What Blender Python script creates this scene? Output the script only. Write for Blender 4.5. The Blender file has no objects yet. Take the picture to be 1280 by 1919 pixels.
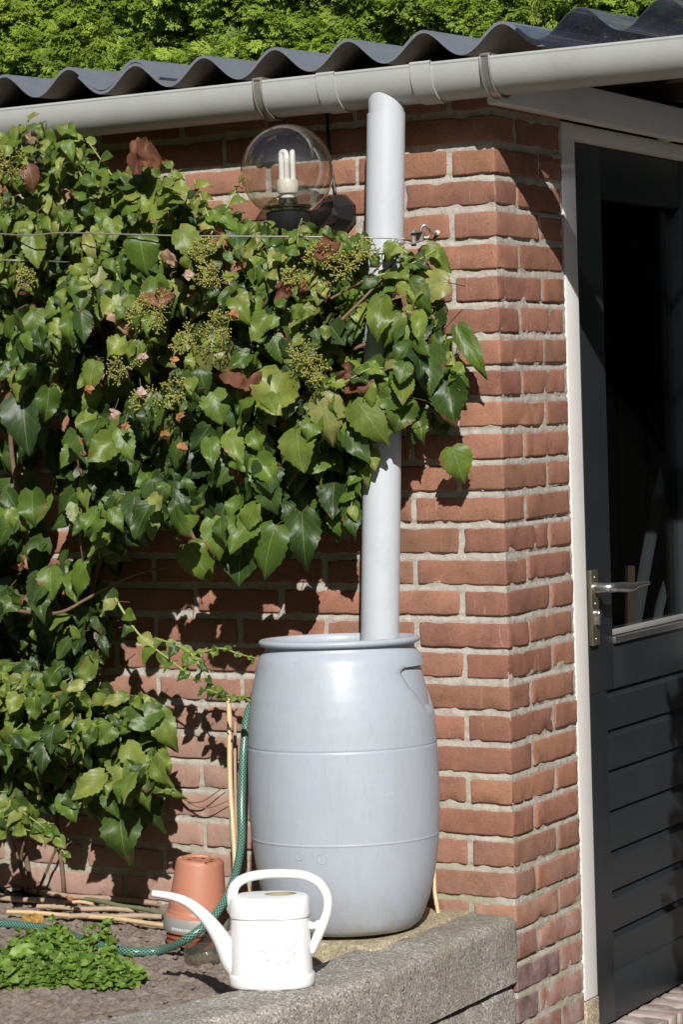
import bpy, bmesh, math, random
import numpy as np
from mathutils import Vector, Matrix, noise as mn

# ------------------------------------------------------------------ camera
scn = bpy.context.scene
COL = scn.collection
CAM = np.array([2.29916, -4.68543, -0.47664])
YAW, PIT, ROL, FOC = 0.52058, -0.04005, 0.03125, 4747.69

def rotm(a, b, c):
    ca, sa, cb, sb, cc, sc = math.cos(a), math.sin(a), math.cos(b), math.sin(b), math.cos(c), math.sin(c)
    Rz = np.array([[ca, -sa, 0], [sa, ca, 0], [0, 0, 1]])
    Rx = np.array([[1, 0, 0], [0, cb, -sb], [0, sb, cb]])
    Ry = np.array([[cc, 0, sc], [0, 1, 0], [-sc, 0, cc]])
    return Rz @ Rx @ Ry
RM = rotm(YAW, PIT, ROL)      # columns: right, forward, up

def at(u, v, ax=1, val=0.0):
    """world point where the line of sight of photo pixel (u, v) meets the plane axis=val"""
    d = RM @ np.array([(u - 640) / FOC, 1, -(v - 959.5) / FOC])
    return CAM + d * (val - CAM[ax]) / d[ax]

cd = bpy.data.cameras.new('camera')
cam = bpy.data.objects.new('camera', cd)
COL.objects.link(cam)
cd.sensor_fit = 'HORIZONTAL'
cd.sensor_width = 36
cd.lens = FOC / 1280 * 36
cd.clip_start = 0.1
cd.clip_end = 200
mw = Matrix.Identity(4)
for i in range(3):
    mw[i][0] = RM[i, 0]
    mw[i][1] = RM[i, 2]
    mw[i][2] = -RM[i, 1]
    mw[i][3] = CAM[i]
cam.matrix_world = mw
scn.camera = cam

# ------------------------------------------------------------------ sky and sun
SUN = Vector((0.63, -1.0, 0.775)).normalized()
world = bpy.data.worlds.new('World')
scn.world = world
world.use_nodes = True
wn = world.node_tree
sky = wn.nodes.new('ShaderNodeTexSky')
sky.sky_type = 'NISHITA'
sky.sun_disc = False
sky.sun_elevation = math.asin(SUN.z)
sky.sun_rotation = math.atan2(SUN.x, SUN.y)
bg = wn.nodes['Background']
wn.links.new(sky.outputs[0], bg.inputs[0])
bg.inputs[1].default_value = 0.05
ld = bpy.data.lights.new('sun', 'SUN')
ld.energy = 5.0
ld.angle = math.radians(0.53)
ld.color = (1.0, 0.965, 0.915)
lo = bpy.data.objects.new('sun', ld)
COL.objects.link(lo)
lo.rotation_euler = SUN.to_track_quat('Z', 'Y').to_euler()
lo.location = (3, -5, 4)
scn.view_settings.view_transform = 'Standard'
scn.view_settings.look = 'None'
scn.view_settings.exposure = 0.06
scn.view_settings.gamma = 1.0
scn.view_settings.use_curve_mapping = False
scn.cycles.max_bounces = 8
scn.cycles.transparent_max_bounces = 12

rng = np.random.default_rng(7)
random.seed(7)

# ------------------------------------------------------------------ object helpers
def link(o, parent=None):
    COL.objects.link(o)
    if parent is not None:
        o.parent = parent
    return o

def origin_of(p):
    b = np.zeros(3)
    while p is not None:
        b = b + np.array(p.location)
        p = p.parent
    return b

def mesh(name, V, F, mats, parent=None, smooth=True, uv=None, col=None, mi=None, angle=None):
    """V in world coordinates; stored relative to the parent's place"""
    V = np.asarray(V, float)
    base = origin_of(parent)
    loc = np.zeros(3)
    if parent is None:
        loc = np.array([(V[:, 0].min() + V[:, 0].max()) / 2, (V[:, 1].min() + V[:, 1].max()) / 2, V[:, 2].min()])
        base = loc
    me = bpy.data.meshes.new(name)
    me.from_pydata((V - base).tolist(), [], F if isinstance(F, list) else F.tolist())
    if not isinstance(mats, (list, tuple)):
        mats = [mats]
    for m in mats:
        me.materials.append(m)
    if mi is not None:
        me.polygons.foreach_set('material_index', np.asarray(mi, np.int32))
    if smooth:
        me.polygons.foreach_set('use_smooth', np.ones(len(me.polygons), bool))
    if uv is not None:
        l = me.uv_layers.new(name='UVMap')
        vi = np.zeros(len(me.loops), np.int32)
        me.loops.foreach_get('vertex_index', vi)
        l.data.foreach_set('uv', np.asarray(uv, np.float32)[vi].ravel())
    if col is not None:
        a = me.color_attributes.new('tint', 'FLOAT_COLOR', 'POINT')
        c = np.ones((len(V), 4), np.float32)
        c[:, :np.asarray(col).shape[1]] = col
        a.data.foreach_set('color', c.ravel())
    me.update()
    if angle is not None and smooth:
        try:
            me.set_sharp_from_angle(angle=math.radians(angle))
        except Exception:
            pass
    o = bpy.data.objects.new(name, me)
    o.location = loc
    return link(o, parent)

def tag(o, label=None, cat=None, group=None, kind=None):
    if label: o['label'] = label
    if cat: o['category'] = cat
    if group: o['group'] = group
    if kind: o['kind'] = kind
    return o

def thing(name, loc, label, cat, group=None):
    o = bpy.data.objects.new(name, None)
    o.empty_display_size = 0.05
    o.location = Vector([float(a) for a in loc])
    link(o)
    return tag(o, label, cat, group)

class MB:
    """collects vertices, faces, uvs and colours of one mesh"""
    def __init__(s):
        s.V = []; s.F = []; s.UV = []; s.C = []; s.n = 0; s.M = []
    def add(s, V, F, uv=None, col=None, mi=0):
        V = np.asarray(V, float)
        s.V.append(V)
        n = s.n
        s.F.extend([tuple(int(i) + n for i in f) for f in F])
        s.M.extend([mi] * len(F))
        s.UV.append(np.zeros((len(V), 2)) if uv is None else np.asarray(uv, float))
        s.C.append(np.ones((len(V), 3)) if col is None else np.broadcast_to(np.asarray(col, float), (len(V), 3)))
        s.n += len(V)
        return s
    def join(s, o):
        for V, UV, C in zip(o.V, o.UV, o.C): s.V.append(V); s.UV.append(UV); s.C.append(C)
        s.F.extend([tuple(i + s.n for i in f) for f in o.F]); s.M.extend([1] * len(o.F)); s.n += o.n
    def build(s, name, mats, parent=None, smooth=True, angle=None):
        return mesh(name, np.vstack(s.V), s.F, mats, parent, smooth, np.vstack(s.UV), np.vstack(s.C), s.M, angle)

def grid_faces(nr, nc, close=False, off=0):
    F = []
    for i in range(nr - 1):
        for j in range(nc if close else nc - 1):
            k = (j + 1) % nc
            F.append((off + i * nc + j, off + i * nc + k, off + (i + 1) * nc + k, off + (i + 1) * nc + j))
    return F

def spline(P, n):
    """Catmull-Rom through P"""
    P = np.asarray(P, float)
    Q = np.vstack([2 * P[0] - P[1], P, 2 * P[-1] - P[-2]])
    out = []
    m = len(P) - 1
    for s in np.linspace(0, m, n):
        i = min(int(s), m - 1); t = s - i
        a, b, c, d = Q[i], Q[i + 1], Q[i + 2], Q[i + 3]
        out.append(0.5 * ((2 * b) + (-a + c) * t + (2 * a - 5 * b + 4 * c - d) * t * t + (-a + 3 * b - 3 * c + d) * t ** 3))
    return np.array(out)

def tube(P, r, seg=8, caps=True, flat=1.0):
    """tube along points P; r scalar or list. returns V, F, uv"""
    P = np.asarray(P, float); n = len(P)
    r = np.broadcast_to(np.asarray(r, float), (n,)) if np.ndim(r) == 0 else np.interp(np.linspace(0, 1, n), np.linspace(0, 1, len(r)), r)
    T = np.gradient(P, axis=0)
    T /= np.linalg.norm(T, axis=1)[:, None] + 1e-12
    up = np.array([0, 0, 1.0]) if abs(T[0][2]) < 0.9 else np.array([1.0, 0, 0])
    N = np.cross(T[0], up); N /= np.linalg.norm(N)
    V = []; UV = []; L = 0
    for i in range(n):
        N = N - T[i] * np.dot(N, T[i]); N /= np.linalg.norm(N) + 1e-12
        B = np.cross(T[i], N)
        if i: L += np.linalg.norm(P[i] - P[i - 1])
        for k in range(seg):
            a = 2 * math.pi * k / seg
            V.append(P[i] + r[i] * (math.cos(a) * N + math.sin(a) * B * flat))
            UV.append((k / seg, L))
    F = grid_faces(n, seg, True)
    if caps:
        F.append(tuple(range(seg))[::-1])
        F.append(tuple((n - 1) * seg + k for k in range(seg)))
    return np.array(V), F, np.array(UV)

def lathe(prof, seg=48, c=(0, 0, 0), sx=1.0, sy=1.0, capb=False, capt=False):
    V = []; UV = []
    for i, (r, z) in enumerate(prof):
        for k in range(seg):
            a = 2 * math.pi * k / seg
            V.append((c[0] + sx * r * math.cos(a), c[1] + sy * r * math.sin(a), c[2] + z))
            UV.append((k / seg, z))
    F = grid_faces(len(prof), seg, True)
    if capb: F.append(tuple(range(seg))[::-1])
    if capt: F.append(tuple((len(prof) - 1) * seg + k for k in range(seg)))
    return np.array(V), F, np.array(UV)

def box(x0, x1, y0, y1, z0, z1, bev=0.0, seg=2):
    bm = bmesh.new()
    bmesh.ops.create_cube(bm, size=1)
    for v in bm.verts:
        v.co = Vector(((x0 + x1) / 2 + v.co.x * (x1 - x0), (y0 + y1) / 2 + v.co.y * (y1 - y0), (z0 + z1) / 2 + v.co.z * (z1 - z0)))
    if bev > 0:
        bmesh.ops.bevel(bm, geom=list(bm.edges), offset=bev, segments=seg, affect='EDGES', profile=0.6)
    bm.normal_update()
    bm.verts.index_update()
    V = np.array([v.co[:] for v in bm.verts]); F = [tuple(v.index for v in f.verts) for f in bm.faces]
    bm.free()
    return V, F

def axis_lin(L, cell, r):
    """coordinates from -L/2 to L/2 with extra lines near both ends"""
    n = max(2, int((L - 2 * r) / cell))
    return np.concatenate([[-L / 2, -L / 2 + 0.3 * r], np.linspace(-L / 2 + r, L / 2 - r, n), [L / 2 - 0.3 * r, L / 2]])

def rounded_block(c, dims, r, cell, amp, seed, chip=0.0):
    """box with rounded and noisy skin"""
    X = [axis_lin(d, cell, r) for d in dims]
    V = []; F = []; idx = {}
    def vid(i, j, k):
        key = (i, j, k)
        if key not in idx:
            idx[key] = len(V)
            V.append((X[0][i], X[1][j], X[2][k]))
        return idx[key]
    nx, ny, nz = [len(a) - 1 for a in X]
    for j in (0, ny):
        for i in range(nx):
            for k in range(nz):
                f = (vid(i, j, k), vid(i + 1, j, k), vid(i + 1, j, k + 1), vid(i, j, k + 1))
                F.append(f if j == 0 else f[::-1])
    for i in (0, nx):
        for j in range(ny):
            for k in range(nz):
                f = (vid(i, j, k), vid(i, j + 1, k), vid(i, j + 1, k + 1), vid(i, j, k + 1))
                F.append(f if i == nx else f[::-1])
    for k in (0, nz):
        for i in range(nx):
            for j in range(ny):
                f = (vid(i, j, k), vid(i + 1, j, k), vid(i + 1, j + 1, k), vid(i, j + 1, k))
                F.append(f if k == nz else f[::-1])
    V = np.array(V)
    h = np.array(dims) / 2
    inner = np.clip(V, -(h - r), h - r)
    d = V - inner
    ln = np.linalg.norm(d, axis=1)
    k = ln > 1e-9
    nrm = V / (np.linalg.norm(V, axis=1)[:, None] + 1e-9)
    V2 = V.copy()
    V2[k] = inner[k] + d[k] / ln[k][:, None] * np.minimum(r, ln[k])[:, None]
    nrm[k] = d[k] / ln[k][:, None]
    W = V2 + np.asarray(c)
    out = np.empty_like(W)
    edge = (np.abs(V) > (h - 2.2 * r)).sum(axis=1)
    for i in range(len(W)):
        p = Vector(W[i] + seed)
        a = amp * (mn.noise(p * 22) * 1.1 + mn.noise(p * 70) * 0.7 + mn.noise(p * 170) * 0.4)
        if chip and edge[i] >= 2:
            q = mn.noise(p * 38 + Vector((5, 5, 5)))
            a -= chip * max(0.0, q - 0.05) * 2.2
        out[i] = W[i] + nrm[i] * a
    return out, F

# ------------------------------------------------------------------ materials
def mat(name):
    m = bpy.data.materials.new(name)
    m.use_nodes = True
    nt = m.node_tree
    b = nt.nodes['Principled BSDF']
    return m, nt, b

def N(nt, t, **kw):
    n = nt.nodes.new(t)
    for k, v in kw.items():
        if k.startswith('i_'):
            n.inputs[k[2:].replace('_', ' ')].default_value = v
        else:
            setattr(n, k, v)
    return n

def coords(nt, scale=None, uv=False):
    tc = N(nt, 'ShaderNodeTexCoord')
    geo = N(nt, 'ShaderNodeNewGeometry')
    out = tc.outputs['UV'] if uv else geo.outputs['Position']
    if scale is None: return out
    mp = N(nt, 'ShaderNodeMapping')
    mp.inputs['Scale'].default_value = scale
    nt.links.new(out, mp.inputs[0])
    return mp.outputs[0]

def noise_tex(nt, vec, scale, detail=4, rough=0.55):
    n = N(nt, 'ShaderNodeTexNoise')
    n.inputs['Scale'].default_value = scale
    n.inputs['Detail'].default_value = detail
    n.inputs['Roughness'].default_value = rough
    nt.links.new(vec, n.inputs['Vector'])
    return n.outputs[0]

def ramp(nt, fac, stops):
    r = N(nt, 'ShaderNodeValToRGB')
    e = r.color_ramp.elements
    e[0].position, e[0].color = stops[0][0], (*stops[0][1], 1)
    e[1].position, e[1].color = stops[-1][0], (*stops[-1][1], 1)
    for p, c in stops[1:-1]:
        x = e.new(p); x.color = (*c, 1)
    nt.links.new(fac, r.inputs[0])
    return r.outputs[0]

def mix(nt, fac, a, b, mode='MIX'):
    n = N(nt, 'ShaderNodeMix', data_type='RGBA', blend_type=mode)
    for inp, v in ((0, fac), (6, a), (7, b)):
        if hasattr(v, 'is_linked') or isinstance(v, bpy.types.NodeSocket):
            nt.links.new(v, n.inputs[inp])
        elif inp == 0:
            n.inputs[0].default_value = v
        else:
            n.inputs[inp].default_value = (*v, 1)
    return n.outputs[2]

def math_n(nt, op, a, b=None):
    n = N(nt, 'ShaderNodeMath', operation=op)
    for i, v in enumerate((a, b)):
        if v is None: continue
        if isinstance(v, bpy.types.NodeSocket): nt.links.new(v, n.inputs[i])
        else: n.inputs[i].default_value = v
    return n.outputs[0]

def bump(nt, bsdf, h, dist, strength=1.0, prev=None):
    b = N(nt, 'ShaderNodeBump')
    b.inputs['Distance'].default_value = dist
    b.inputs['Strength'].default_value = strength
    nt.links.new(h, b.inputs['Height'])
    if prev is not None: nt.links.new(prev, b.inputs['Normal'])
    nt.links.new(b.outputs[0], bsdf.inputs['Normal'])
    return b.outputs[0]

def simple(name, col, rough=0.5, metal=0.0, var=0.12, vscale=30, bmp=0.0003, bscale=200, dirt=None, spec=None):
    m, nt, b = mat(name)
    v = coords(nt)
    n1 = noise_tex(nt, v, vscale, 6, 0.6)
    c = mix(nt, n1, tuple(x * (1 - var) for x in col), tuple(min(1, x * (1 + var)) for x in col))
    if dirt is not None:
        n2 = noise_tex(nt, v, vscale * 0.35, 8, 0.7)
        f = ramp(nt, n2, [(0.52, (0, 0, 0)), (0.72, (1, 1, 1))])
        c = mix(nt, math_n(nt, 'MULTIPLY', f, dirt[1]), c, dirt[0])
    nt.links.new(c, b.inputs['Base Color'])
    rr = N(nt, 'ShaderNodeMapRange')
    rr.inputs['To Min'].default_value = rough * 0.85
    rr.inputs['To Max'].default_value = min(1, rough * 1.2)
    nt.links.new(n1, rr.inputs[0])
    nt.links.new(rr.outputs[0], b.inputs['Roughness'])
    b.inputs['Metallic'].default_value = metal
    if spec is not None: b.inputs['Specular IOR Level'].default_value = spec
    if bmp: bump(nt, b, noise_tex(nt, v, bscale, 3), bmp)
    return m

def tint_out(nt):
    a = N(nt, 'ShaderNodeAttribute', attribute_name='tint')
    return a.outputs['Color']

def sepz(nt):
    g = N(nt, 'ShaderNodeNewGeometry')
    s = N(nt, 'ShaderNodeSeparateXYZ')
    nt.links.new(g.outputs['Position'], s.inputs[0])
    return s.outputs

M = {}
# brick
m, nt, b = mat('red_brick'); M['brick'] = m
v = coords(nt)
t = tint_out(nt)
n1 = noise_tex(nt, v, 16, 6, 0.65)
c = mix(nt, ramp(nt, n1, [(0.3, (0.62, 0.60, 0.62)), (0.7, (1.22, 1.16, 1.1))]), (0, 0, 0), t, 'MIX')
mm = N(nt, 'ShaderNodeMix', data_type='RGBA', blend_type='MULTIPLY'); mm.inputs[0].default_value = 1
nt.links.new(t, mm.inputs[6]); nt.links.new(ramp(nt, n1, [(0.28, (0.74, 0.71, 0.68)), (0.5, (1, 1, 1)), (0.75, (1.15, 1.10, 1.05))]), mm.inputs[7])
c = mm.outputs[2]
fine = noise_tex(nt, v, 420, 3, 0.7)
c = mix(nt, ramp(nt, fine, [(0.56, (0, 0, 0)), (0.74, (0.5, 0.5, 0.5))]), c, (0.50, 0.36, 0.27))
c = mix(nt, ramp(nt, noise_tex(nt, v, 300, 2), [(0.30, (0.55,) * 3), (0.42, (0, 0, 0))]), c, (0.09, 0.035, 0.025))
# vertical mortar smears
vs = coords(nt, (130, 130, 14))
sm = noise_tex(nt, vs, 1.0, 4, 0.6)
c = mix(nt, math_n(nt, 'MULTIPLY', ramp(nt, sm, [(0.60, (0, 0, 0)), (0.70, (1, 1, 1))]), math_n(nt, 'MULTIPLY', ramp(nt, noise_tex(nt, v, 9, 3), [(0.5, (0, 0, 0)), (0.62, (1, 1, 1))]), 0.42)), c, (0.55, 0.46, 0.38))
# white efflorescence and purple damp bricks near the ground
z = sepz(nt)
low = N(nt, 'ShaderNodeMapRange'); nt.links.new(z[2], low.inputs[0])
low.inputs['From Min'].default_value = -1.35; low.inputs['From Max'].default_value = -1.75
ef = math_n(nt, 'MULTIPLY', low.outputs[0], ramp(nt, noise_tex(nt, v, 13, 6, 0.7), [(0.40, (0, 0, 0)), (0.66, (0.75, 0.75, 0.75))]))
c = mix(nt, ef, c, (0.46, 0.38, 0.38))
sx = N(nt, 'ShaderNodeMapRange'); nt.links.new(z[0], sx.inputs[0]); sx.inputs['From Min'].default_value = -0.42; sx.inputs['From Max'].default_value = -0.55
sz = N(nt, 'ShaderNodeMapRange'); nt.links.new(z[2], sz.inputs[0]); sz.inputs['From Min'].default_value = -0.98; sz.inputs['From Max'].default_value = -1.25
c = mix(nt, math_n(nt, 'MULTIPLY', math_n(nt, 'MULTIPLY', sx.outputs[0], sz.outputs[0]), ramp(nt, noise_tex(nt, v, 20, 6, 0.7), [(0.3, (0.25,) * 3), (0.7, (0.75,) * 3)])), c, (0.46, 0.33, 0.275))
soot = ramp(nt, noise_tex(nt, v, 7, 5, 0.7), [(0.50, (0, 0, 0)), (0.72, (0.45, 0.45, 0.45))])
c = mix(nt, soot, c, (0.15, 0.085, 0.07))
nt.links.new(c, b.inputs['Base Color'])
b.inputs['Roughness'].default_value = 0.93
b.inputs['Specular IOR Level'].default_value = 0.2
p = bump(nt, b, fine, 0.0011, 0.8)
bump(nt, b, noise_tex(nt, v, 90, 5, 0.7), 0.0018, 0.7, p)
# mortar
m, nt, b = mat('mortar'); M['mortar'] = m
v = coords(nt)
c = ramp(nt, noise_tex(nt, v, 40, 6, 0.7), [(0.25, (0.32, 0.29, 0.245)), (0.5, (0.455, 0.42, 0.365)), (0.75, (0.56, 0.525, 0.465))])
c = mix(nt, ramp(nt, noise_tex(nt, v, 520, 2), [(0.60, (0, 0, 0)), (0.68, (0.6, 0.6, 0.6))]), c, (0.26, 0.20, 0.16))
z = sepz(nt)
low = N(nt, 'ShaderNodeMapRange'); nt.links.new(z[2], low.inputs[0])
low.inputs['From Min'].default_value = -1.15; low.inputs['From Max'].default_value = -1.5
c = mix(nt, math_n(nt, 'MULTIPLY', low.outputs[0], ramp(nt, noise_tex(nt, v, 11, 5), [(0.4, (0, 0, 0)), (0.65, (0.7, 0.7, 0.7))])), c, (0.30, 0.29, 0.17))
nt.links.new(c, b.inputs['Base Color'])
b.inputs['Roughness'].default_value = 0.97
b.inputs['Specular IOR Level'].default_value = 0.1
p = bump(nt, b, noise_tex(nt, v, 330, 4, 0.7), 0.0016, 0.9)
bump(nt, b, noise_tex(nt, v, 110, 4, 0.7), 0.003, 0.7, p)
# exposed aggregate concrete
def concrete(name, dark, mid, light, top=False):
    m, nt, b = mat(name)
    v = coords(nt)
    vo = N(nt, 'ShaderNodeTexVoronoi'); vo.inputs['Scale'].default_value = 270
    nt.links.new(v, vo.inputs['Vector'])
    sp = N(nt, 'ShaderNodeSeparateColor'); nt.links.new(vo.outputs['Color'], sp.inputs[0])
    c = ramp(nt, noise_tex(nt, v, 22, 7, 0.7), [(0.28, dark), (0.5, mid), (0.72, light)])
    g = ramp(nt, sp.outputs[0], [(0.0, (0.45, 0.44, 0.42)), (0.35, (0.95, 0.95, 0.95)), (0.82, (1.1, 1.08, 1.05)), (0.95, (1.7, 1.65, 1.6))])
    mm = N(nt, 'ShaderNodeMix', data_type='RGBA', blend_type='MULTIPLY'); mm.inputs[0].default_value = 1
    nt.links.new(c, mm.inputs[6]); nt.links.new(g, mm.inputs[7]); c = mm.outputs[2]
    st = ramp(nt, noise_tex(nt, v, 5.5, 5, 0.65), [(0.5, (0, 0, 0)), (0.66, (0.6, 0.6, 0.6))])
    c = mix(nt, st, c, tuple(x * 0.62 * k for x, k in zip(mid, (1.0, 1.02, 0.8))))
    nt.links.new(c, b.inputs['Base Color'])
    b.inputs['Roughness'].default_value = 0.95
    b.inputs['Specular IOR Level'].default_value = 0.2
    p = bump(nt, b, vo.outputs['Distance'], 0.0010, 0.6)
    bump(nt, b, noise_tex(nt, v, 60, 6, 0.7), 0.003, 0.6, p)
    return m
M['concrete'] = concrete('exposed_aggregate', (0.235, 0.22, 0.20), (0.32, 0.30, 0.275), (0.40, 0.375, 0.345))
M['tile'] = concrete('sandy_concrete', (0.30, 0.25, 0.18), (0.45, 0.38, 0.28), (0.55, 0.47, 0.36))
# soil
m, nt, b = mat('dry_soil'); M['soil'] = m
v = coords(nt)
c = ramp(nt, noise_tex(nt, v, 30, 8, 0.75), [(0.3, (0.165, 0.128, 0.105)), (0.5, (0.265, 0.215, 0.18)), (0.7, (0.36, 0.30, 0.255))])
c = mix(nt, ramp(nt, noise_tex(nt, v, 260, 2), [(0.66, (0, 0, 0)), (0.72, (0.6, 0.6, 0.6))]), c, (0.42, 0.34, 0.26))
nt.links.new(c, b.inputs['Base Color']); b.inputs['Roughness'].default_value = 1
b.inputs['Specular IOR Level'].default_value = 0.1
p = bump(nt, b, noise_tex(nt, v, 190, 5, 0.75), 0.004, 1.0)
bump(nt, b, noise_tex(nt, v, 60, 5, 0.7), 0.006, 0.8, p)
# paving
m, nt, b = mat('paving'); M['paving'] = m
v = coords(nt)
bt = N(nt, 'ShaderNodeTexBrick'); nt.links.new(v, bt.inputs['Vector'])
bt.inputs['Scale'].default_value = 1; bt.inputs['Brick Width'].default_value = 0.21; bt.inputs['Row Height'].default_value = 0.105
bt.inputs['Mortar Size'].default_value = 0.004
bt.inputs['Color1'].default_value = (0.33, 0.29, 0.26, 1); bt.inputs['Color2'].default_value = (0.26, 0.21, 0.19, 1)
bt.inputs['Mortar'].default_value = (0.16, 0.14, 0.11, 1)
c = mix(nt, ramp(nt, noise_tex(nt, v, 25, 7, 0.7), [(0.4, (0, 0, 0)), (0.7, (0.6, 0.6, 0.6))]), bt.outputs[0], (0.46, 0.40, 0.35))
nt.links.new(c, b.inputs['Base Color']); b.inputs['Roughness'].default_value = 0.95
bump(nt, b, noise_tex(nt, v, 150, 5, 0.7), 0.002)

M['low_bounce_ground'] = simple('low_bounce_ground', (0.045, 0.075, 0.02), 0.95, var=0.4, vscale=20, bmp=0.01, bscale=80)
M['gutter'] = simple('gutter_pvc', (0.42, 0.43, 0.42), 0.42, var=0.10, vscale=11, dirt=((0.26, 0.25, 0.21), 0.5))
M['pipe'] = simple('pipe_pvc', (0.52, 0.555, 0.595), 0.36, var=0.05, vscale=10, dirt=((0.34, 0.34, 0.33), 0.4))
M['galv'] = simple('galvanised_steel', (0.45, 0.45, 0.44), 0.38, metal=0.75, var=0.25, vscale=60)
M['bracket_old'] = simple('weathered_steel', (0.27, 0.25, 0.22), 0.55, metal=0.4, var=0.3, vscale=60)
M['white_paint'] = simple('white_paint', (0.80, 0.78, 0.75), 0.45, var=0.03, vscale=12, dirt=((0.6, 0.57, 0.52), 0.25))
M['grey_paint'] = simple('grey_white_paint', (0.76, 0.75, 0.74), 0.5, var=0.05, vscale=12, dirt=((0.42, 0.4, 0.38), 0.3))
M['door_paint'] = simple('anthracite_paint', (0.021, 0.026, 0.030), 0.42, var=0.15, vscale=8, bmp=0.0002, bscale=120)
M['alu'] = simple('aluminium', (0.62, 0.62, 0.63), 0.3, metal=0.95, var=0.1)
M['brass'] = simple('champagne_metal', (0.50, 0.45, 0.33), 0.32, metal=0.9, var=0.2, vscale=50)
M['wood'] = simple('dark_timber', (0.055, 0.042, 0.032), 0.8, var=0.3)
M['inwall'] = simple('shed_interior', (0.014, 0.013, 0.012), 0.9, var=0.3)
M['white_plastic'] = simple('white_plastic', (0.79, 0.80, 0.81), 0.34, dirt=((0.55, 0.53, 0.48), 0.30), var=0.015, vscale=20, bmp=0.00008, bscale=300)
M['black_plastic'] = simple('black_plastic', (0.017, 0.017, 0.019), 0.35, var=0.3, vscale=80, bmp=0.0006, bscale=160)
M['terracotta'] = simple('terracotta_plastic', (0.46, 0.195, 0.12), 0.5, var=0.10, vscale=14, dirt=((0.42, 0.26, 0.19), 0.35))
M['terracotta_dark'] = simple('rust_plastic', (0.33, 0.085, 0.045), 0.45, var=0.1)
M['grey_band'] = simple('grey_label', (0.27, 0.26, 0.25), 0.45, var=0.08)
M['hole'] = simple('hole_black', (0.012, 0.008, 0.006), 0.9)
M['cane_fresh'] = simple('fresh_cane', (0.60, 0.44, 0.25), 0.42, var=0.18, vscale=40, dirt=((0.40, 0.26, 0.13), 0.5))
M['cane_old'] = simple('weathered_cane', (0.40, 0.29, 0.20), 0.65, var=0.25, vscale=40, dirt=((0.22, 0.17, 0.13), 0.6))
M['cane_green'] = simple('green_cane', (0.16, 0.18, 0.10), 0.6, var=0.25, vscale=40)
M['wire'] = simple('wire', (0.33, 0.31, 0.28), 0.45, metal=0.6, var=0.2)
M['bark'] = simple('woody_stem', (0.17, 0.11, 0.07), 0.85, var=0.4, vscale=90, bmp=0.001, bscale=150)
M['green_stem'] = simple('green_stem', (0.28, 0.32, 0.09), 0.5, var=0.2, vscale=60)
M['red_stem'] = simple('red_stem', (0.13, 0.085, 0.035), 0.5, var=0.4, vscale=60)
M['umbel'] = simple('umbel_green', (0.31, 0.30, 0.07), 0.6, var=0.3, vscale=80)
M['bulb_white'] = simple('bulb_glass', (0.88, 0.88, 0.86), 0.2, var=0.01)
M['bulb_base'] = simple('bulb_base', (0.82, 0.80, 0.71), 0.45, var=0.15, vscale=150, dirt=((0.42, 0.3, 0.16), 0.5))
M['nylon'] = simple('white_fitting', (0.7, 0.68, 0.62), 0.5)
# barrel plastic
m, nt, b = mat('barrel_plastic'); M['barrel'] = m
v = coords(nt)
c = mix(nt, noise_tex(nt, v, 5, 6, 0.7), (0.37, 0.413, 0.472), (0.44, 0.48, 0.535))
sc = noise_tex(nt, coords(nt, (190, 190, 24)), 1, 3, 0.5)
c = mix(nt, ramp(nt, sc, [(0.60, (0, 0, 0)), (0.70, (0.2, 0.2, 0.2))]), c, (0.26, 0.28, 0.30))
sc2 = noise_tex(nt, coords(nt, (16, 16, 160)), 1, 3, 0.5)
c = mix(nt, ramp(nt, sc2, [(0.68, (0, 0, 0)), (0.73, (0.3, 0.3, 0.3))]), c, (0.55, 0.56, 0.58))
dz = sepz(nt)
lw = N(nt, 'ShaderNodeMapRange'); nt.links.new(dz[2], lw.inputs[0]); lw.inputs['From Min'].default_value = -1.40; lw.inputs['From Max'].default_value = -1.56
c = mix(nt, math_n(nt, 'MULTIPLY', lw.outputs[0], ramp(nt, noise_tex(nt, v, 20, 7, 0.7), [(0.35, (0, 0, 0)), (0.62, (0.85, 0.85, 0.85))])), c, (0.28, 0.255, 0.21))
c = mix(nt, math_n(nt, 'MULTIPLY', ramp(nt, noise_tex(nt, coords(nt, (9, 9, 2.2)), 1, 6, 0.65), [(0.5, (0, 0, 0)), (0.68, (1, 1, 1))]), 0.22), c, (0.30, 0.31, 0.30))
nt.links.new(c, b.inputs['Base Color'])
nt.links.new(ramp(nt, noise_tex(nt, v, 40, 5), [(0.3, (0.36,) * 3), (0.7, (0.50,) * 3)]), b.inputs['Roughness'])
bump(nt, b, noise_tex(nt, v, 25, 3), 0.0008, 0.5)
# roof sheet
m, nt, b = mat('corrugated_grey'); M['roof'] = m
v = coords(nt)
c = mix(nt, noise_tex(nt, v, 22, 7, 0.7), (0.125, 0.140, 0.170), (0.195, 0.21, 0.24))
c = mix(nt, ramp(nt, noise_tex(nt, v, 160, 3), [(0.64, (0, 0, 0)), (0.72, (0.6, 0.6, 0.6))]), c, (0.36, 0.33, 0.27))
c = mix(nt, ramp(nt, noise_tex(nt, v, 14, 6, 0.8), [(0.58, (0, 0, 0)), (0.72, (0.5, 0.5, 0.5))]), c, (0.20, 0.185, 0.15))
nt.links.new(c, b.inputs['Base Color']); b.inputs['Roughness'].default_value = 0.5
bump(nt, b, noise_tex(nt, v, 220, 4), 0.0008)
M['roof_under'] = simple('sheet_underside', (0.20, 0.165, 0.135), 0.9, var=0.35, vscale=30, dirt=((0.09, 0.07, 0.06), 0.6))

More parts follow.
